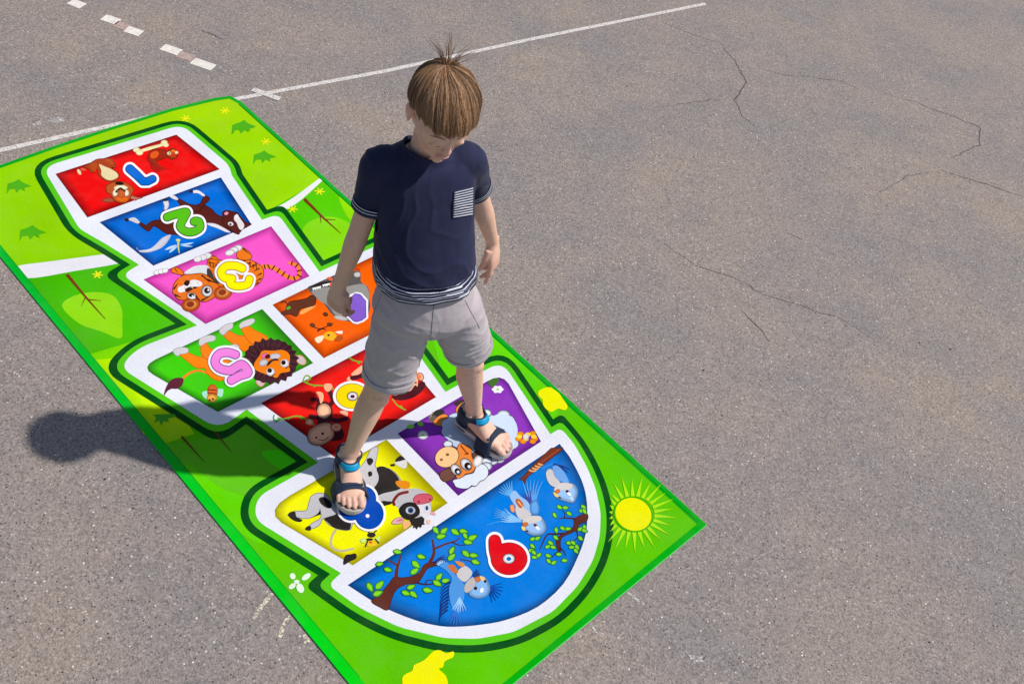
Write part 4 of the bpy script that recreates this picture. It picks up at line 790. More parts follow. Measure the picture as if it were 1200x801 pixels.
def build_foot(bm, heel, toe, ankle, knee, lefty):
    f, l = footframe(heel, toe); base = heel+UP*(SOLE+MT); s = (toe-heel).length/.172
    inner = -l if lefty else l            # big-toe side
    Fp = lambda x, y, z: base+f*(x*s)+inner*(y*s)+UP*(z*s)
    # foot body from the heel to the ball
    loft(bm, [(Fp(.016, 0, .026), .019, .024), (Fp(.030, .000, .034), .0225, .033), (Fp(.055, .003, .033), .0225, .033), (Fp(.080, .005, .026), .0250, .026), (Fp(.105, .005, .0185), .0290, .0185), (Fp(.128, .003, .0135), .0320, .0135), (Fp(.139, .001, .0115), .0310, .0110)], l, 22, 3, 2.3, (1, .6))
    # toes
    for y, x0, L_, r_ in ((.0225, .134, .033, .0102), (.0045, .140, .029, .0066), (-.0092, .138, .026, .0062), (-.0216, .133, .0225, .0058), (-.0325, .124, .021, .0056)):
        a = Fp(x0-.012, y*.97, .0135); b = Fp(x0+L_*.35, y, .0150); c = Fp(x0+L_*.72, y, .0105); d = Fp(x0+L_, y, .0080)
        loft(bm, [(a, r_*.9*s, r_*.85*s), (b, r_*.92*s, r_*.85*s), (c, r_*s, r_*.86*s), (d, r_*.86*s, r_*.72*s)], l, 12, 3, 2, (0, .9))
    # ankle bones and heel
    ak = ankle
    ellipsoid(bm, ak+l*.021, l, f, UP, .010, .011, .012); ellipsoid(bm, ak-l*.021+UP*.003, l, f, UP, .010, .011, .012)
    ellipsoid(bm, Fp(.018, 0, .026), l, f, UP, .0205, .022, .026)
    ax = UNIT(knee-ak)
    back = UNIT(-f+ (f.dot(ax))*ax)
    loft(bm, [(Fp(.038, .001, .020), .020, .024), (ak, .0215, .0255), (lerp(ak, knee, .13), .0205, .0225), (lerp(ak, knee, .30), .0235, .0255), (lerp(ak, knee, .50)+back*.004, .0290, .0320), (lerp(ak, knee, .70)+back*.006, .0330, .0370), (lerp(ak, knee, .86)+back*.004, .0325, .0355), (knee, .0330, .0345)], l, 22, 4, 2.0, (.6, 0))
    return Fp

R_AN = V(-.324, 1.578, .080); L_AN = V(-.050, 1.822, .082)
def build_body():
    bm = bmesh.new()
    # trunk
    loft(bm, [(PEL-UP*.022, .080, .064), (PEL, .088, .070), (lerp(PEL, SHC, .22), .082, .062), (lerp(PEL, SHC, .45), .082, .060), (lerp(PEL, SHC, .70), .092, .064), (lerp(PEL, SHC, .88), .094, .058), (SHC-UP*.010, .074, .042), (SHC+UP*.012, .044, .036)], LAT, 28, 4, 2.3, (.5, .3))
    # neck
    loft(bm, [(NKB-UP*.03-FWD*.004, .040, .038), (NKB+UP*.004, .0325, .033), (lerp(NKB, H(0, -.025, -.04), .6), .029, .031), (H(0, -.022, -.035), .033, .036)], LAT, 22, 4, 2, (0, 0))
    # arms
    for sh, el, wr in ((R_SH, R_EL, R_WR), (L_SH, L_EL, L_WR)):
        loft(bm, [(lerp(SHC, sh, .75)-UP*.016, .022, .026), (sh+UP*-.010, .0275, .0295), (lerp(sh, el, .30), .0275, .029), (lerp(sh, el, .65), .0240, .0245), (el, .0225, .0230), (lerp(el, wr, .22), .0238, .0235), (lerp(el, wr, .60), .0195, .0190), (lerp(el, wr, .92), .0170, .0155), (wr, .0172, .0150)], FWD, 20, 4, 2, (1, .5))
    # thighs
    for hp, kn in ((R_HIP, R_KN), (L_HIP, L_KN)):
        loft(bm, [(hp+UP*.00, .046, .052), (lerp(hp, kn, .25), .047, .051), (lerp(hp, kn, .60), .0415, .044), (lerp(hp, kn, .88), .0350, .0365), (kn, .0335, .0355), (kn-UP*.02, .0320, .034)], LAT, 22, 4, 2, (.6, .5))
        kf = UNIT(FWD if kn is R_KN else FWD+LAT*.5); ellipsoid(bm, kn+kf*.020+UP*.006, LAT, FWD, UP, .021, .018, .023)
    build_foot(bm, R_HEEL, R_TOE, R_AN, R_KN, False); build_foot(bm, L_HEEL, L_TOE, L_AN, L_KN, True)
    # hands: a loose fist on the near side, an open relaxed hand on the far side
    build_hand(bm, R_WR, V(-.02, -.16, -1), LAT*.80-FWD*.45, FWD*.80+LAT*.45, [(26, 46, 26), (52, 74, 40), (62, 80, 44), (68, 84, 44)], 0, 1.04, 16, 8)
    build_hand(bm, L_WR, V(.26, -.12, -1), -LAT*.75-FWD*.5, FWD*.75-LAT*.5, [(8, 14, 8), (18, 26, 16), (26, 36, 20), (34, 46, 24)], .06, 1.08, 14, 18)
    # head
    X, Y, Z = HX, HF, HZ; E = lambda x, y, z, a, b, c_, n=18: ellipsoid(bm, H(x, y, z), X, Y, Z, a*HS, b*HS, c_*HS, n)
    E(0, -.010, .022, .0635, .0810, .0690, 32); E(0, .024, -.010, .0585, .0500, .0600, 28); E(0, .034, -.056, .0430, .0370, .0330, 24); E(0, .062, -.080, .0150, .0145, .0120)
    E(0, -.02, -.035, .052, .055, .05, 24)
    for sx in (-1, 1):
        E(sx*.0245, .047, -.031, .0205, .0190, .0205, 20); E(sx*.026, .0662, -.012, .0115, .0066, .0080, 16)
        E(sx*.0640, -.010, -.016, .0045, .0135, .0205, 16); E(sx*.0680, -.015, -.012, .0035, .0110, .0150, 16); E(sx*.0635, -.005, -.032, .0042, .0065, .0075, 12)
    loft(bm, [(H(0, .069, .002), .0060, .006), (H(0, .0745, -.010), .0058, .0062), (H(0, .0800, -.022), .0066, .0066), (H(0, .0825, -.0285), .0074, .0064)], X, 12, 3, 2, (0, .9))
    for sx in (-1, 1): E(sx*.0070, .0770, -.0305, .0058, .0062, .0048, 12)
    E(0, .0760, -.0530, .0165, .0075, .0040, 14); E(0, .0740, -.0600, .0140, .0075, .0044, 14)
    me = remesh(bm_mesh(bm, 'person'), .0021, 4, .5)
    # carve the mouth line, lids, ear hollow
    inv = lambda p: V((p-HC).dot(HX), (p-HC).dot(HF), (p-HC).dot(HZ))/HS
    ca = me.color_attributes.new('Col', 'FLOAT_COLOR', 'POINT')
    skin = V(.75, .460, .335); pink = V(.76, .34, .26); lip = V(.52, .19, .16)
    g = lambda a, s_: math.exp(-(a/s_)**2)
    for v in me.vertices:
        col = skin.copy(); q = inv(v.co)
        if abs(q.x) < .09 and -.1 < q.y < .12 and -.1 < q.z < .11:
            if q.y > .04:
                dz = g(q.z+.0566, .0016)*g(q.x, .014); v.co -= HF*.0022*dz
                k = max(g(q.z+.0530, .003), g(q.z+.060, .0035))*g(q.x, .012) if q.y > .068 else 0; col = lerp(col, lip, min(1, k)*.5)
                for sx in (-1, 1):
                    e = g(q.z+.019-abs(q.x-sx*.027)*.12, .0018)*g(q.x-sx*.027, .0125); v.co -= HF*.0012*e
                    e2 = g(q.z-.0005, .0022)*g(q.x-sx*.027, .013); v.co -= HF*.0007*e2
                    col = lerp(col, pink, .45*g(q.x-sx*.032, .014)*g(q.z+.038, .013))
                col = lerp(col, pink, .35*g(q.x, .009)*g(q.z+.034, .008))
            if abs(q.x) > .062: col = lerp(col, pink, .5)
        z = v.co.z
        for kn in (R_KN, L_KN):
            d = (v.co-kn).length
            if d < .07: col = lerp(col, pink, .38*g(d-.03, .03)*(.6+.6*noise.noise(v.co*70)))
        if z < .045: col = lerp(col, V(.66, .36, .30), .5)
        for wr in (R_WR, L_WR):
            if (v.co-wr).length < .13 and z < wr.z-.035: col = lerp(col, V(.64, .33, .26), .5)
        nn = noise.noise(v.co*16)*.06+noise.noise(v.co*60)*.04; col = col*(1+nn); ca.data[v.index].color = (col.x, col.y, col.z, 1)
    return me
def mat_skin():
    mt, n, b = new_mat('skin'); a = n.nodes.new('ShaderNodeVertexColor'); a.layer_name = 'Col'; co = objco(n)
    c = mixc(n, 1.0, a.outputs[0], ramp(n, noise_t(n, co, 140, 4), [(.3, (.93, .92, .92, 1)), (.7, (1.04, 1.04, 1.04, 1))]), 'MULTIPLY')
    n.links.new(c, b.inputs['Base Color']); b.inputs['Roughness'].default_value = .52; b.inputs['Specular IOR Level'].default_value = .35
    b.inputs['Subsurface Weight'].default_value = .18; b.inputs['Subsurface Radius'].default_value = (1, .35, .2); b.inputs['Subsurface Scale'].default_value = .006
    bump(n, b, noise_t(n, co, 600, 3), .22, .0006); return mt
M_SKIN = mat_skin()
body_me = build_body()
BOY = link('person', body_me, M_SKIN, None, True)
tag(BOY, 'young boy in navy shirt, grey shorts and sandals striding across the mat with head bowed', 'person')
BB = bvh_of(body_me)

def mat_cloth(name, col, fine=900, bstr=.35, var=.10, sheen=.2, rough=.85):
    mt, n, b = new_mat(name); co = objco(n)
    lo = tuple(x*(1-var) for x in col)+(1,); hi = tuple(x*(1+var) for x in col)+(1,)
    c = ramp(n, noise_t(n, co, 45, 6, .7), [(.3, lo), (.7, hi)])
    n.links.new(c, b.inputs['Base Color']); b.inputs['Roughness'].default_value = rough; b.inputs['Specular IOR Level'].default_value = .15; b.inputs['Sheen Weight'].default_value = sheen; b.inputs['Sheen Roughness'].default_value = .4
    wv = mixc(n, .5, noise_t(n, co, fine, 2), noise_t(n, co, 120, 3)); bump(n, b, wv, bstr, .0012)
    return mt
M_NAVY = mat_cloth('navy_jersey', (.021, .024, .060), 900, .3, .15, .12)
M_WHT = mat_cloth('white_stripe_jersey', (.66, .68, .74), 900, .2, .05)
M_SHORT = mat_cloth('grey_twill', (.46, .405, .425), 1200, .3, .06, .15)
M_STRAP = mat_cloth('navy_webbing', (.026, .040, .075), 700, .5, .2, .1, .7)
M_SOLE = mat_plain('taupe_rubber', (.58, .51, .46), .75, .3, 500, .0004, .3, .12)
M_FOOTBED = mat_plain('footbed', (.40, .35, .32), .85, .2, 500, .0004, .3, .15)
M_BLUE = mat_plain('bright_blue_patch', (.0, .30, .56), .45, .4, 600, .0003, .25, .08)
M_PLAST = mat_plain('black_buckle', (.02, .02, .028), .35, .5)

# fold displacement: long soft creases plus finer ones
def folds(p, n_, centre, amp, dirv, freq, seed):
    q = p*1.0; w_ = noise.noise(q*7+V(seed, 0, 0))*2.2
    s_ = math.sin(q.dot(dirv)*freq+w_*2.4+noise.noise(q*22)*1.1)
    m_ = .5+.5*noise.noise(q*9+V(0, seed, 3)); r = (1-abs(s_))**2.2
    return amp*((r-.25)*m_*1.5+.5*noise.noise(q*34+V(seed, seed, 0)))

# ---- shirt
def torso_rows(z0=None):
    return [(lerp(PEL, SHC, .15)-LAT*.000+FWD*.006, .118, .098), (lerp(PEL, SHC, .24)+FWD*.006, .1155, .096), (lerp(PEL, SHC, .42)+FWD*.005, .1095, .089), (lerp(PEL, SHC, .62)+FWD*.002, .1050, .080), (lerp(PEL, SHC, .80), .1060, .073), (lerp(PEL, SHC, .92), .1060, .0650), (SHC-UP*.002, .0930, .0520), (SHC+UP*.016, .060, .0445), (SHC+UP*.030, .042, .040)]
def build_shirt():
    bm = bmesh.new(); loft(bm, torso_rows(), LAT, 40, 5, 2.3, (.2, .3))
    ends = []
    for sh, el, s in ((R_SH, R_EL, -1), (L_SH, L_EL, 1)):
        d = UNIT(el-sh); e = lerp(sh, el, .60)
        loft(bm, [(lerp(SHC, sh, .35)-UP*.012, .046, .036), (lerp(SHC, sh, .75)-UP*.010, .0440, .0380), (sh+LAT*s*.006-UP*.006, .0410, .0390), (lerp(sh, el, .22)+LAT*s*.004, .0390, .0380), (lerp(sh, el, .42)+LAT*s*.002, .0360, .0350), (e, .0345, .0330), (e+d*.015, .0345, .0330)], FWD, 26, 4, 2, (.8, .1))
        ends.append((e, d))
    me = remesh(bm_mesh(bm, 'shirt'), .0034, 5, .5)
    b = bmesh.new(); b.from_mesh(me); b.normal_update()
    for v in b.verts:
        p = v.co; t = max(0, min(1, (SHC.z-p.z)/.33))
        a = .0014+.0024*t
        n2 = v.normal
        dsp = folds(p, n2, None, a, UNIT(V(.75, .2, .45)), 62, 3.1)
        # drag creases from the armpits down the chest
        dsp += .0009*math.sin((p-SHC).dot(LAT)*95+(p.z-SHC.z)*30+2*noise.noise(p*12))*(.25+.75*t)*(.5+noise.noise(p*8))
        v.co = p+n2*dsp
    kill = []
    hemz = lerp(PEL, SHC, .15).z+.071
    for f in b.faces:
        c = f.calc_center_median(); q = c-SHC; x, y = q.dot(LAT), q.dot(FWD)
        hz = hemz+.002*math.sin(x*22)+.002*noise.noise(c*6)+.006*(x/.11)**2
        if c.z < hz: kill.append(f)
        elif c.z > SHC.z-.045 and (x/.0445)**2+((y+.002)/.0435)**2 < 1 and c.z > SHC.z-.010: kill.append(f)
        else:
            for e, d in ends:
                w_ = c-e
                if w_.dot(d) > .004 and (w_-d*w_.dot(d)).length < .043 and w_.length < .06: kill.append(f); break
    bmesh.ops.delete(b, geom=list(set(kill)), context='FACES')
    # keep the largest island
    seen = set(); best = []
    b.faces.ensure_lookup_table()
    for f in b.faces:
        if f in seen: continue
        st_ = [f]; seen.add(f); isl = []
        while st_:
            g_ = st_.pop(); isl.append(g_)
            for e_ in g_.edges:
                for h_ in e_.link_faces:
                    if h_ not in seen: seen.add(h_); st_.append(h_)
        if len(isl) > len(best): best = isl
    bs = set(best); bmesh.ops.delete(b, geom=[f for f in b.faces if f not in bs], context='FACES')
    for _ in range(3): bmesh.ops.smooth_vert(b, verts=[v for v in b.verts if v.is_boundary], factor=.5)
    me2 = bpy.data.meshes.new('shirt'); b.to_mesh(me2); b.free(); return me2, ends
shirt_me, s_ends = build_shirt(); shirt_bvh = bvh_of(shirt_me)
SHIRT = link('shirt', shirt_me, M_NAVY, BOY, True)
sm_ = SHIRT.modifiers.new('t', 'SOLIDIFY'); sm_.thickness = .0018; sm_.offset = -1
SHIRT['label'] = 'navy short sleeved shirt with striped trim'

def band(bvh, name, centre, axis, ref, a0, a1, rows, off, mats, parent, thick=.0012, n=64, far=.13, avg=False, maxr=None, minr=0, smooth=2, wob=0, same=None):
    """strap, cuff or trim laid round a limb: rays find the surface beneath; rows = list of (axial offset, material index of the row that starts there)"""
    axis = UNIT(axis); ref = UNIT(ref-axis*ref.dot(axis)); bi = axis.cross(ref); closed = abs(a1-a0) > 359
    cols = n if closed else n+1; grid = []
    for ax_, mi in rows:
        rr = []
        for i in range(cols):
            t = R(a0+(a1-a0)*i/n); d = ref*math.cos(t)+bi*math.sin(t); c = centre+axis*ax_
            hit = bvh.ray_cast(c+d*far, -d, far)
            r = (hit[0]-c).length if hit[0] is not None and (hit[0]-c).dot(d) > 0 else None; rr.append(r)
        good = [x for x in rr if x]; mean = sum(good)/len(good) if good else .03
        rr = [(x if x else mean) for x in rr]
        if maxr: rr = [min(x, maxr) for x in rr]
        rr = [max(x, minr) for x in rr]
        for _ in range(smooth):
            rr = [max(0 if avg else rr[i], (rr[i-1 if (i or closed) else 0]+rr[i]+rr[(i+1) % cols if (closed or i < cols-1) else i])/3) for i in range(cols)]
        grid.append((ax_, rr))
    nr = len(grid)
    if same is not None:
        c = centre+axis*same; pr = []
        for i in range(cols):
            t = R(a0+(a1-a0)*i/n); d = ref*math.cos(t)+bi*math.sin(t); h = bvh.ray_cast(c, d, far); pr.append((h[0]-c).length if h[0] is not None else None)
        gd = sorted(x for x in pr if x); md = gd[len(gd)//2] if gd else .035; pr = [min(x, md*1.12) if x else md for x in pr]
        for _ in range(3): pr = [(pr[i-1]+2*pr[i]+pr[(i+1) % cols])/4 for i in range(cols)]
        grid = [(g_[0], pr) for g_ in grid]
    av = [max(g_[1][i] for g_ in grid)*.5+.5*sum(g_[1][i] for g_ in grid)/nr for i in range(cols)]
    vs = []; fs = []; mi = []
    for k_, (ax_, rr) in enumerate(grid):
        for i in range(cols):
            t = R(a0+(a1-a0)*i/n); d = ref*math.cos(t)+bi*math.sin(t); c = centre+axis*ax_
            r = (rr[i] if wob else lerp_f(rr[i], av[i], .5))+off
            vs.append(c+d*r)
    for k_ in range(nr-1):
        for i in range(cols if closed else cols-1):
            j = (i+1) % cols; fs.append((k_*cols+i, k_*cols+j, (k_+1)*cols+j, (k_+1)*cols+i)); mi.append(rows[k_][1])
    me = mesh(name, vs, fs)
    o = link(name, me, mats, parent, True)
    for p, q in zip(me.polygons, mi): p.material_index = q
    s = o.modifiers.new('t', 'SOLIDIFY'); s.thickness = thick; s.offset = 0
    return o
def lerp_f(a, b, t): return a*(1-t)+b*t
# cuffs: navy with two white lines
for e, d in s_ends:
    rows = [(-.013, 0), (-.0105, 1), (-.0088, 0), (-.0035, 1), (-.0018, 0), (.0065, 0)]
    band(shirt_bvh, 'cuff', e, d, FWD, 0, 360, [(a_, m_) for a_, m_ in rows], .0016, [M_NAVY, M_WHT], SHIRT, .0018, 56, .060, smooth=2, wob=1, same=-.006)
# collar rib
def collar():
    vs = []; fs = []; n = 60; m_ = 8; P = []
    for i in range(n):
        t = 6.28318*i/n; x, y = .046*math.cos(t), -.002+.045*math.sin(t)
        c = SHC+LAT*x+FWD*y; h = shirt_bvh.ray_cast(c+UP*.12, -UP, .3)
        P.append(h[0] if h[0] is not None else None)
    zs = [p.z for p in P if p is not None]; mz = sum(zs)/len(zs)
    P = [p if p is not None else SHC+LAT*.046*math.cos(6.28318*i/n)+FWD*(-.002+.045*math.sin(6.28318*i/n))+UP*(mz-SHC.z) for i, p in enumerate(P)]
    for _ in range(5):
        P = [(P[i-1]+P[i]*2+P[(i+1) % n])/4 for i in range(n)]
    for i in range(n):
        tg = UNIT(P[(i+1) % n]-P[i-1]); out = UNIT(P[i]-SHC-UP*.02); out = UNIT(out-tg*out.dot(tg)); bi = tg.cross(out)
        for j in range(m_):
            a = 6.28318*j/m_; vs.append(P[i]+UP*.001+out*(.0022*math.cos(a))+bi*(.0052*math.sin(a)))
    for i in range(n):
        for j in range(m_):
            fs.append((i*m_+j, i*m_+(j+1) % m_, ((i+1) % n)*m_+(j+1) % m_, ((i+1) % n)*m_+j))
    return link('collar', mesh('collar', vs, fs), M_NAVY, SHIRT, True)
collar()
# pocket patch laid on the chest
def pocket():
    A_, B_, C_, D_ = (531.5, 223), (553, 217.5), (552.5, 251), (530, 254.5); nx, rows = 10, []
    yy = []; t = 0; k_ = 0
    while t < 1: yy.append((t, k_ % 2)); t += (.056, .034)[k_ % 2]; k_ += 1
    yy.append((1, 0)); vs = []; fs = []; mi = []
    for ty, mm_ in yy:
        for i in range(nx+1):
            tx = i/nx; u = lerp_f(lerp_f(A_[0], B_[0], tx), lerp_f(D_[0], C_[0], tx), ty); v = lerp_f(lerp_f(A_[1], B_[1], tx), lerp_f(D_[1], C_[1], tx), ty)
            d = UNIT(ray(u, v)); h = shirt_bvh.ray_cast(CAMP, d, 6)
            p = h[0] if h[0] is not None else (vs[-1] if vs else SHC)
            vs.append(p+(h[1] if h[0] is not None and h[1].dot(d) < 0 else -d)*.0022)
    for k_ in range(len(yy)-1):
        for i in range(nx): fs.append((k_*(nx+1)+i, k_*(nx+1)+i+1, (k_+1)*(nx+1)+i+1, (k_+1)*(nx+1)+i)); mi.append(yy[k_][1])
    me = mesh('pocket', vs, fs); o = link('pocket', me, [M_NAVY, M_WHT], SHIRT, True)
    for p, q in zip(me.polygons, mi): p.material_index = q
    s = o.modifiers.new('t', 'SOLIDIFY'); s.thickness = .0012
    o['label'] = 'navy chest pocket with white stripes'
pocket()
# striped under-layer below the navy hem
def hem_band():
    n = 120; hz0 = lerp(PEL, SHC, .15).z+.071; z0 = hz0+.030; L_ = .069; rows = []; t = 0; k_ = 0
    while t < L_-.003: rows.append((t, k_ % 2)); t += (.0038, .0016)[k_ % 2]; k_ += 1
    rows.append((L_, 0)); vs = []; fs = []; mi = []
    tr_ = [(r[0], r[1], r[2]) for r in interp(torso_rows(), 6)]
    for dt, mm_ in rows:
        for i in range(n):
            a = 6.28318*i/n; cs, sn = math.cos(a), math.sin(a); pw = 2/2.3; cs = math.copysign(abs(cs)**pw, cs); sn = math.copysign(abs(sn)**pw, sn)
            z = z0-dt+.0025*math.sin(a*2+1)
            z_ = max(z, tr_[0][0].z); b_ = min(range(len(tr_)-1), key=lambda q: abs(tr_[q][0].z-z_)); c, rx, ry = tr_[b_]
            ext = .0035*max(0, (tr_[0][0].z+.02-z)/.02) if z < tr_[0][0].z+.02 else 0
            c = V(c.x, c.y, z)+(PEL-SHC)*0
            p = c+LAT*((rx-.0008+ext*.5)*cs)+FWD*((ry-.0008+ext*.5)*sn)
            nn = UNIT(LAT*cs+FWD*sn)
            fl = .0011*math.sin(a*9+6*noise.noise(p*10))*min(1, dt/.05)
            e_ = max(0, min(1, (z-hz0+.018)/.012)); vs.append(p+nn*(fl*(1-e_)+folds(p, nn, None, .0026, UNIT(V(.75, .2, .45)), 62, 3.1)-.0005-.0075*e_))
    for k_ in range(len(rows)-1):
        for i in range(n):
            j = (i+1) % n; fs.append((k_*n+j, k_*n+i, (k_+1)*n+i, (k_+1)*n+j)); mi.append(rows[k_][1])
    me = mesh('striped_hem', vs, fs); o = link('striped_hem', me, [M_NAVY, M_WHT], SHIRT, True)
    for p, q in zip(me.polygons, mi): p.material_index = q
    s = o.modifiers.new('t', 'SOLIDIFY'); s.thickness = .0016; s.offset = -1
    o['label'] = 'navy and white striped lower hem of the shirt'
hem_band()

# ---- shorts
R_HEM = V(-.264, 1.628, .358); L_HEM = V(-.104, 1.768, .384)
def build_shorts():
    bm = bmesh.new()
    loft(bm, [(PEL+UP*.135, .090, .071), (PEL+UP*.095, .0950, .0765), (PEL+UP*.05, .1060, .0870), (PEL, .1165, .094), (PEL-UP*.022, .112, .088)], LAT, 36, 4, 2.3, (.2, .5))
    for hp, hm_, s in ((R_HIP, R_HEM, -1), (L_HIP, L_HEM, 1)):
        d = UNIT(hm_-hp)
        loft(bm, [(hp+UP*.01, .064, .075), (lerp(hp, hm_, .30), .066, .073), (lerp(hp, hm_, .65), .0640, .0670), (hm_, .0610, .0620), (hm_+d*.04, .0610, .0620)], LAT, 30, 4, 2.15, (.8, .1))
    me = remesh(bm_mesh(bm, 'shorts'), .0034, 5, .5)
    b = bmesh.new(); b.from_mesh(me); b.normal_update()
    cro = lerp(R_HIP, L_HIP, .5)-UP*.06
    for v in b.verts:
        p = v.co; x = (p-cro).dot(LAT); t = max(0, min(1, (PEL.z+.02-p.z)/.2))
        # creases radiating from the crotch plus horizontal bunching
        rad = math.atan2(p.z-cro.z-.02, abs(x)+.02)
        dsp = .0055*(1-abs(math.sin(rad*5.5+2.2*noise.noise(p*9)+(.8 if x > 0 else 0))))**2*(.25+.75*t)*(.55+.6*noise.noise(p*11))
        dsp += folds(p, None, None, .0036, UNIT(V(.35, .1, 1)), 105, 7.7)*(.4+.6*t)-.0012
        v.co = p+v.normal*dsp
    kill = []
    for f in b.faces:
        c = f.calc_center_median()
        if c.z > PEL.z+.125: kill.append(f); continue
        for hp, hm_ in ((R_HIP, R_HEM), (L_HIP, L_HEM)):
            d = UNIT(hm_-hp); w_ = c-hm_
            if w_.dot(d) > .002 and w_.length < .09 and (w_-d*w_.dot(d)).length < .085: kill.append(f); break
    bmesh.ops.delete(b, geom=list(set(kill)), context='FACES')
    for _ in range(3): bmesh.ops.smooth_vert(b, verts=[v for v in b.verts if v.is_boundary], factor=.5)
    me2 = bpy.data.meshes.new('shorts'); b.to_mesh(me2); b.free(); return me2
sh_me = build_shorts(); shorts_bvh = bvh_of(sh_me)
SHORTS = link('shorts', sh_me, M_SHORT, BOY, True); s = SHORTS.modifiers.new('t', 'SOLIDIFY'); s.thickness = .0018; s.offset = -1
SHORTS['label'] = 'creased lavender grey knee length shorts'
for hp, hm_ in ((R_HIP, R_HEM), (L_HIP, L_HEM)):
    d = UNIT(hm_-hp); band(shorts_bvh, 'leg_hem', hm_, d, FWD, 0, 360, [(-.016, 0), (-.0145, 0), (-.004, 0), (.003, 0)], .0014, [M_SHORT], SHORTS, .0022, 60, .11, smooth=1, wob=1)

M_SEAM = mat_cloth('grey_thread', (.30, .265, .285), 1200, .3, .06, .1)
def seam(name, q0, q1, rad=.0009):
    rows = []
    for i in range(13):
        t = i/12; d = UNIT(ray(lerp_f(q0[0], q1[0], t), lerp_f(q0[1], q1[1], t))); h = shorts_bvh.ray_cast(CAMP, d, 6)
        if h[0] is not None: rows.append((h[0]-d*.0003, rad, rad))
    if len(rows) > 3:
        bm = bmesh.new(); loft(bm, rows, FWD, 6, 1, 2, (1, 1)); link(name, bm_mesh(bm, name), M_SEAM, SHORTS, True)
seam('front_seam', (509, 352), (505, 398)); seam('pocket_seam', (447, 344), (431, 384)); seam('pocket_seam', (545, 352), (562, 384))

# ---- sandals
def sandal(heel, toe, ankle, lefty):
    f, l = footframe(heel, toe); s = (toe-heel).length/.172; inner = -l if lefty else l
    W0 = heel+UP*MT; Wp = lambda x, y, z: W0+f*(x*s)+inner*(y*s)+UP*z
    outl = [(-.006, 0), (-.003, .016), (.010, .026), (.035, .0285), (.065, .027), (.095, .0315), (.125, .0370), (.150, .0365), (.168, .027), (.1765, .010), (.1755, -.006), (.168, -.021), (.150, -.034), (.125, -.0395), (.095, -.036), (.065, -.030), (.035, -.0290), (.010, -.027), (-.003, -.016)]
    q = crom(outl, True, 4); n = len(q); bm = bmesh.new()
    lev = [(0, .94, 0), (.002, .985, 0), (.006, 1.0, 0), (.0085, .985, 1), (.011, 1.0, 1), (.0165, 1.0, 1), (.0185, .975, 1), (.0170, .90, 2)]
    rings = []
    for z, sc_, mi_ in lev:
        rr = []
        for x, y in q:
            cx_ = .086; zz = z + (.004*max(0, (x-.15)/.03)+.003*max(0, (.02-x)/.03) if z > 0 else 0)
            rr.append(bm.verts.new(Wp(cx_+(x-cx_)*(1-(1-sc_)*.4), y*sc_, zz+.0005)))
        rings.append(rr)
    for k_, (a, b) in enumerate(zip(rings, rings[1:])):
        for i in range(n):
            fc = bm.faces.new((a[i], a[(i+1) % n], b[(i+1) % n], b[i])); fc.material_index = 0 if lev[k_+1][2] < 2 else 1
    fc = bm.faces.new(rings[-1]); fc.material_index = 1; bm.faces.new(list(reversed(rings[0])))
    me = bm_mesh(bm, 'sandal'); o = link('sandal', me, [M_SOLE, M_FOOTBED], BOY, True)
    o['label'] = ('his left' if lefty else 'his right')+' navy strap sandal with taupe sole'
    # heel counter
    ca_ = Wp(.028, .001, .045)
    band(BB, 'heel_counter', ca_, UP, -f, -118, 118, [(-.034, 0), (-.024, 0), (-.010, 0), (.004, 0), (.016, 0), (.026, 0)], .0026, [M_STRAP], o, .004, 44, .09, maxr=.034, smooth=3)
    # ankle strap
    axs = UNIT(UP+f*-.22); c2 = ankle+UP*-.004+f*.004
    band(BB, 'ankle_strap', c2, axs, f, 0, 360, [(-.0095, 0), (-.005, 0), (0, 0), (.005, 0), (.0095, 0)], .0032, [M_STRAP], o, .003, 60, .07, maxr=.045, smooth=4)
    sg = 1
    p_ = band(BB, 'blue_patch', c2, axs, f, -46, 30, [(-.0072, 0), (-.0035, 0), (0, 0), (.0035, 0), (.0072, 0)], .0062, [M_BLUE], o, .0022, 30, .07, maxr=.045, smooth=4)
    # instep strap, low on both sides
    c3 = Wp(.116, .001, .004); a3 = UNIT(f+UP*.30)
    t0, t1 = (-30, 54) if not lefty else (-54, 30)
    band(BB, 'toe_strap', c3, a3, UP, -94, 94, [(-.027, 0), (-.018, 0), (-.009, 0), (.003, 0), (.013, 0), (.0235, 0)], .0024, [M_STRAP], o, .003, 40, .08, avg=True, maxr=.042, minr=.014, smooth=2)
    band(BB, 'strap_tab', c3, a3, UP, t0, t1, [(-.0185, 0), (-.009, 0), (0, 0), (.009, 0), (.0175, 0)], .0052, [M_STRAP], o, .0026, 24, .08, avg=True, maxr=.042, minr=.014, smooth=2)
    b0, b1 = (t0-8, t0) if not lefty else (t1, t1+8)
    band(BB, 'buckle', c3, a3, UP, b0, b1, [(-.0155, 0), (0, 0), (.0155, 0)], .0064, [M_PLAST], o, .003, 4, .08, avg=True, maxr=.042, minr=.014, smooth=0)
    # side strap joining the instep strap to the heel on the outer side
    return o
sandal(R_HEEL, R_TOE, R_AN, False); sandal(L_HEEL, L_TOE, L_AN, True)

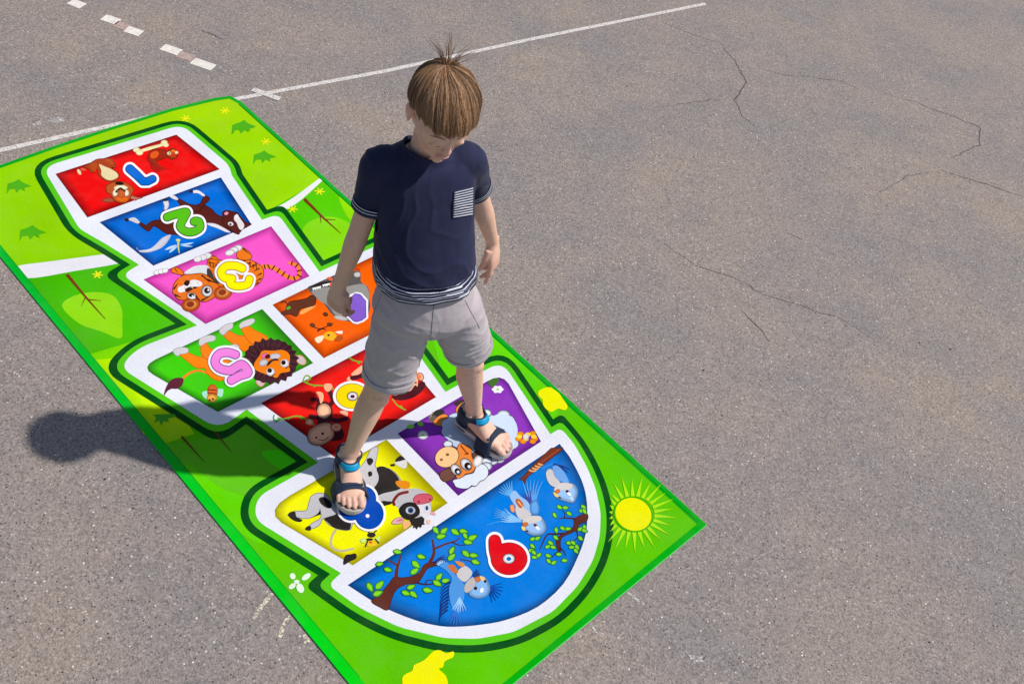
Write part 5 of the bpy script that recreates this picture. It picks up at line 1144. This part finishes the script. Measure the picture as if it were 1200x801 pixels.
# ---- hair
def mat_hair():
    mt, n, b = new_mat('brown_hair'); a = n.nodes.new('ShaderNodeVertexColor'); a.layer_name = 'Col'
    n.links.new(a.outputs[0], b.inputs['Base Color']); b.inputs['Roughness'].default_value = .38; b.inputs['Specular IOR Level'].default_value = .55; b.inputs['Specular Tint'].default_value = (1, .8, .6, 1)
    return mt
M_HAIR = mat_hair()
def build_hair():
    O = H(0, -.008, .018); pole = UNIT(HZ*.80-HF*.60+HX*-.06); ex = UNIT(HF-pole*HF.dot(pole)); ey = pole.cross(ex)
    cache = {}
    def surf(al, ph):
        key = (round(al, 2), round(ph, 2))
        d = pole*math.cos(al)+(ex*math.cos(ph)+ey*math.sin(ph))*math.sin(al)
        if key not in cache:
            dk = pole*math.cos(key[0])+(ex*math.cos(key[1])+ey*math.sin(key[1]))*math.sin(key[0])
            # smooth skull ellipsoid radius, so strands do not follow nose or ears
            x, y, z = dk.dot(HX)/(.0645*HS), dk.dot(HF)/(.0825*HS), dk.dot(HZ)/(.0705*HS); cache[key] = 1/math.sqrt(x*x+y*y+z*z)
        return d, cache[key]
    def amax(ph):
        c = math.cos(ph); s_ = abs(math.sin(ph))      # ph=0 is the forehead
        front = max(0, c)
        side = s_
        a = 1.78 if c > .62 else (1.70 if c > .25 else (1.62 if c > -.25 else 1.98))
        # smooth blend
        pts = [(-1, 1.74), (-.6, 1.70), (-.25, 1.64), (.0, 1.60), (.25, 1.62), (.5, 1.74), (.7, 1.87), (.85, 1.97), (1, 2.02)]
        for (c0, a0), (c1, a1) in zip(pts, pts[1:]):
            if c0 <= c <= c1: return lerp_f(a0, a1, (c-c0)/(c1-c0))
        return 1.8
    vs = []; fs = []; cs = []
    def tube(P, w0, w1, col):
        b0 = len(vs); n_ = len(P)
        for i, p in enumerate(P):
            t = UNIT(P[min(i+1, n_-1)]-P[max(i-1, 0)]); o_ = UNIT(p-O); sx = UNIT(t.cross(o_)) if t.cross(o_).length > 1e-4 else HX; sy = sx.cross(t); w_ = w0+(w1-w0)*(i/(n_-1))**2
            for q in range(3):
                a = 2.0944*q+.5; vs.append(p+sx*(w_*math.cos(a))+sy*(w_*.6*math.sin(a))); cs.append(col)
        for i in range(n_-1):
            for q in range(3):
                q2 = (q+1) % 3; fs.append((b0+i*3+q, b0+i*3+q2, b0+(i+1)*3+q2, b0+(i+1)*3+q))
    # under-layer following the skull
    nA, nP = 22, 72; b0 = len(vs)
    for i in range(nA+1):
        for j in range(nP):
            ph = 6.28318*j/nP-math.pi; am = amax(ph)-.05; al = am*i/nA; d, r = surf(al, ph)
            vs.append(O+d*(r+.0025+.0022*math.sin(math.pi*min(1, i/nA*1.02)))); cs.append((.10, .052, .026, 1))
    for i in range(nA):
        for j in range(nP):
            j2 = (j+1) % nP; fs.append((b0+i*nP+j, b0+(i+1)*nP+j, b0+(i+1)*nP+j2, b0+i*nP+j2))
    rnd_ = random.Random(3)
    base = [V(.34, .19, .10), V(.23, .122, .063), V(.45, .28, .16), V(.15, .078, .04)]
    NL = 15000
    for q in range(NL):
        ph = rnd_.uniform(-math.pi, math.pi); clump = noise.noise(V(math.cos(ph)*4, math.sin(ph)*4, 1.7))+.7*noise.noise(V(math.cos(ph)*13, math.sin(ph)*13, 8.2)); u = rnd_.random()
        a0 = .03+1.3*u*u if rnd_.random() < .5 else .10+rnd_.random()*(amax(ph)-.45)
        jag = .12*noise.noise(V(math.cos(ph)*11, math.sin(ph)*11, 4))+rnd_.uniform(-.12, .03)
        a1 = amax(ph)+jag if rnd_.random() < .82 else min(amax(ph)+jag, a0+rnd_.uniform(.8, 1.6))
        if a1-a0 < .15: continue
        lift = rnd_.uniform(.0025, .0070)*(1+.5*clump); swirl = .22+.10*clump+rnd_.uniform(-.07, .07); P = []; kk = 8
        for i in range(kk+1):
            t = i/kk; al = lerp_f(a0, a1, t); p2 = ph+swirl*(al-.9)*math.exp(-al*.9)+clump*.12*t+.10*noise.noise(V(math.cos(ph)*7, math.sin(ph)*7, al*1.6+u*.6))*min(1, al); d, r = surf(al, p2)
            hgt = .0032+lift*math.sin(math.pi*min(.93, .12+.80*al/2.1))**.7
            if q % 40 == 0: hgt += .0035*t
            if math.cos(ph) > .3: hgt += .0022*max(0, (al-1.5))/.6
            hgt *= 1-.42*max(0, t-.45)/.55*max(.25, 1-math.cos(ph))
            P.append(O+d*(r+hgt)+V(0, 0, 0))
        c = base[0] if rnd_.random() < .5 else rnd_.choice(base); c = c*(rnd_.uniform(.85, 1.2))*max(.45, 1+.85*clump)
        tube(P, rnd_.uniform(.00024, .00042), .00012, (c.x, c.y, c.z, 1))
    # cowlick standing at the crown, splayed by the wind
    top, r0_ = surf(.02, 0); root = O+top*(r0_+.004)
    camr = UNIT(IX); upv = UNIT(UP*.9+V(0, .35, 0))
    spec = [(-.046, .046), (-.040, .050), (-.044, .042), (-.034, .040), (-.028, .036), (-.010, .058), (-.004, .052), (-.014, .048), (.004, .040), (.012, .036), (.036, .036), (.042, .031), (.046, .027), (.050, .025), (.032, .024), (.052, .015), (-.020, .030), (.020, .025)]
    for dx, dy in spec:
        for k_ in range(4):
            e = root+camr*(dx+rnd_.uniform(-.006, .006))+upv*(dy*1.22+rnd_.uniform(-.010, .003)); m_ = root+camr*(dx*.36+rnd_.uniform(-.003, .003))+upv*dy*.70; st_ = root+camr*(dx*.12)+V(rnd_.uniform(-.004, .004), rnd_.uniform(-.004, .004), -.004)
            P = [st_*(1-t)**2+m_*2*t*(1-t)+e*t*t for t in [i/8 for i in range(9)]]
            c = base[3]*rnd_.uniform(.8, 1.9); tube(P, .00044, .00016, (c.x, c.y, c.z, 1))
    me = mesh('hair', vs, fs); ca = me.color_attributes.new('Col', 'FLOAT_COLOR', 'POINT')
    for i, c in enumerate(cs): ca.data[i].color = c if len(c) == 4 else tuple(c)+(1,)
    return me
HAIR = link('hair', build_hair(), M_HAIR, BOY, True); HAIR['label'] = 'straight brown hair with a windblown tuft at the crown'
# ---- eyebrows, lashes
def brow_lash():
    M_B = mat_plain('brow_hair', (.30, .18, .125), .6, .3)
    for sx in (-1, 1):
        for nm, z0, th_, arc, y0, w_ in (('eyebrow', .006, .0011, .004, .078, .0165), ('eyelashes', -.0175, .0009, -.0026, .083, .0120)):
            bm = bmesh.new(); rows = []
            for i in range(9):
                t = i/8*2-1; x = sx*.027+t*w_*.9; z = z0+arc*(1-t*t)-(.002 if nm == 'eyebrow' else 0)*t*sx
                h = BB.ray_cast(H(x, .16, z), -HF, .2); p = h[0]+HF*(.0003 if nm == 'eyebrow' else .0008) if h[0] is not None else H(x, y0, z); k_ = th_*(1-.75*abs(t)**2)
                rows.append((p, k_, k_*(1.8 if nm == 'eyebrow' else 1)))
            loft(bm, rows, HF, 8, 1, 2, (1, 1)); link(nm, bm_mesh(bm, nm), M_B, BOY, True)
brow_lash()
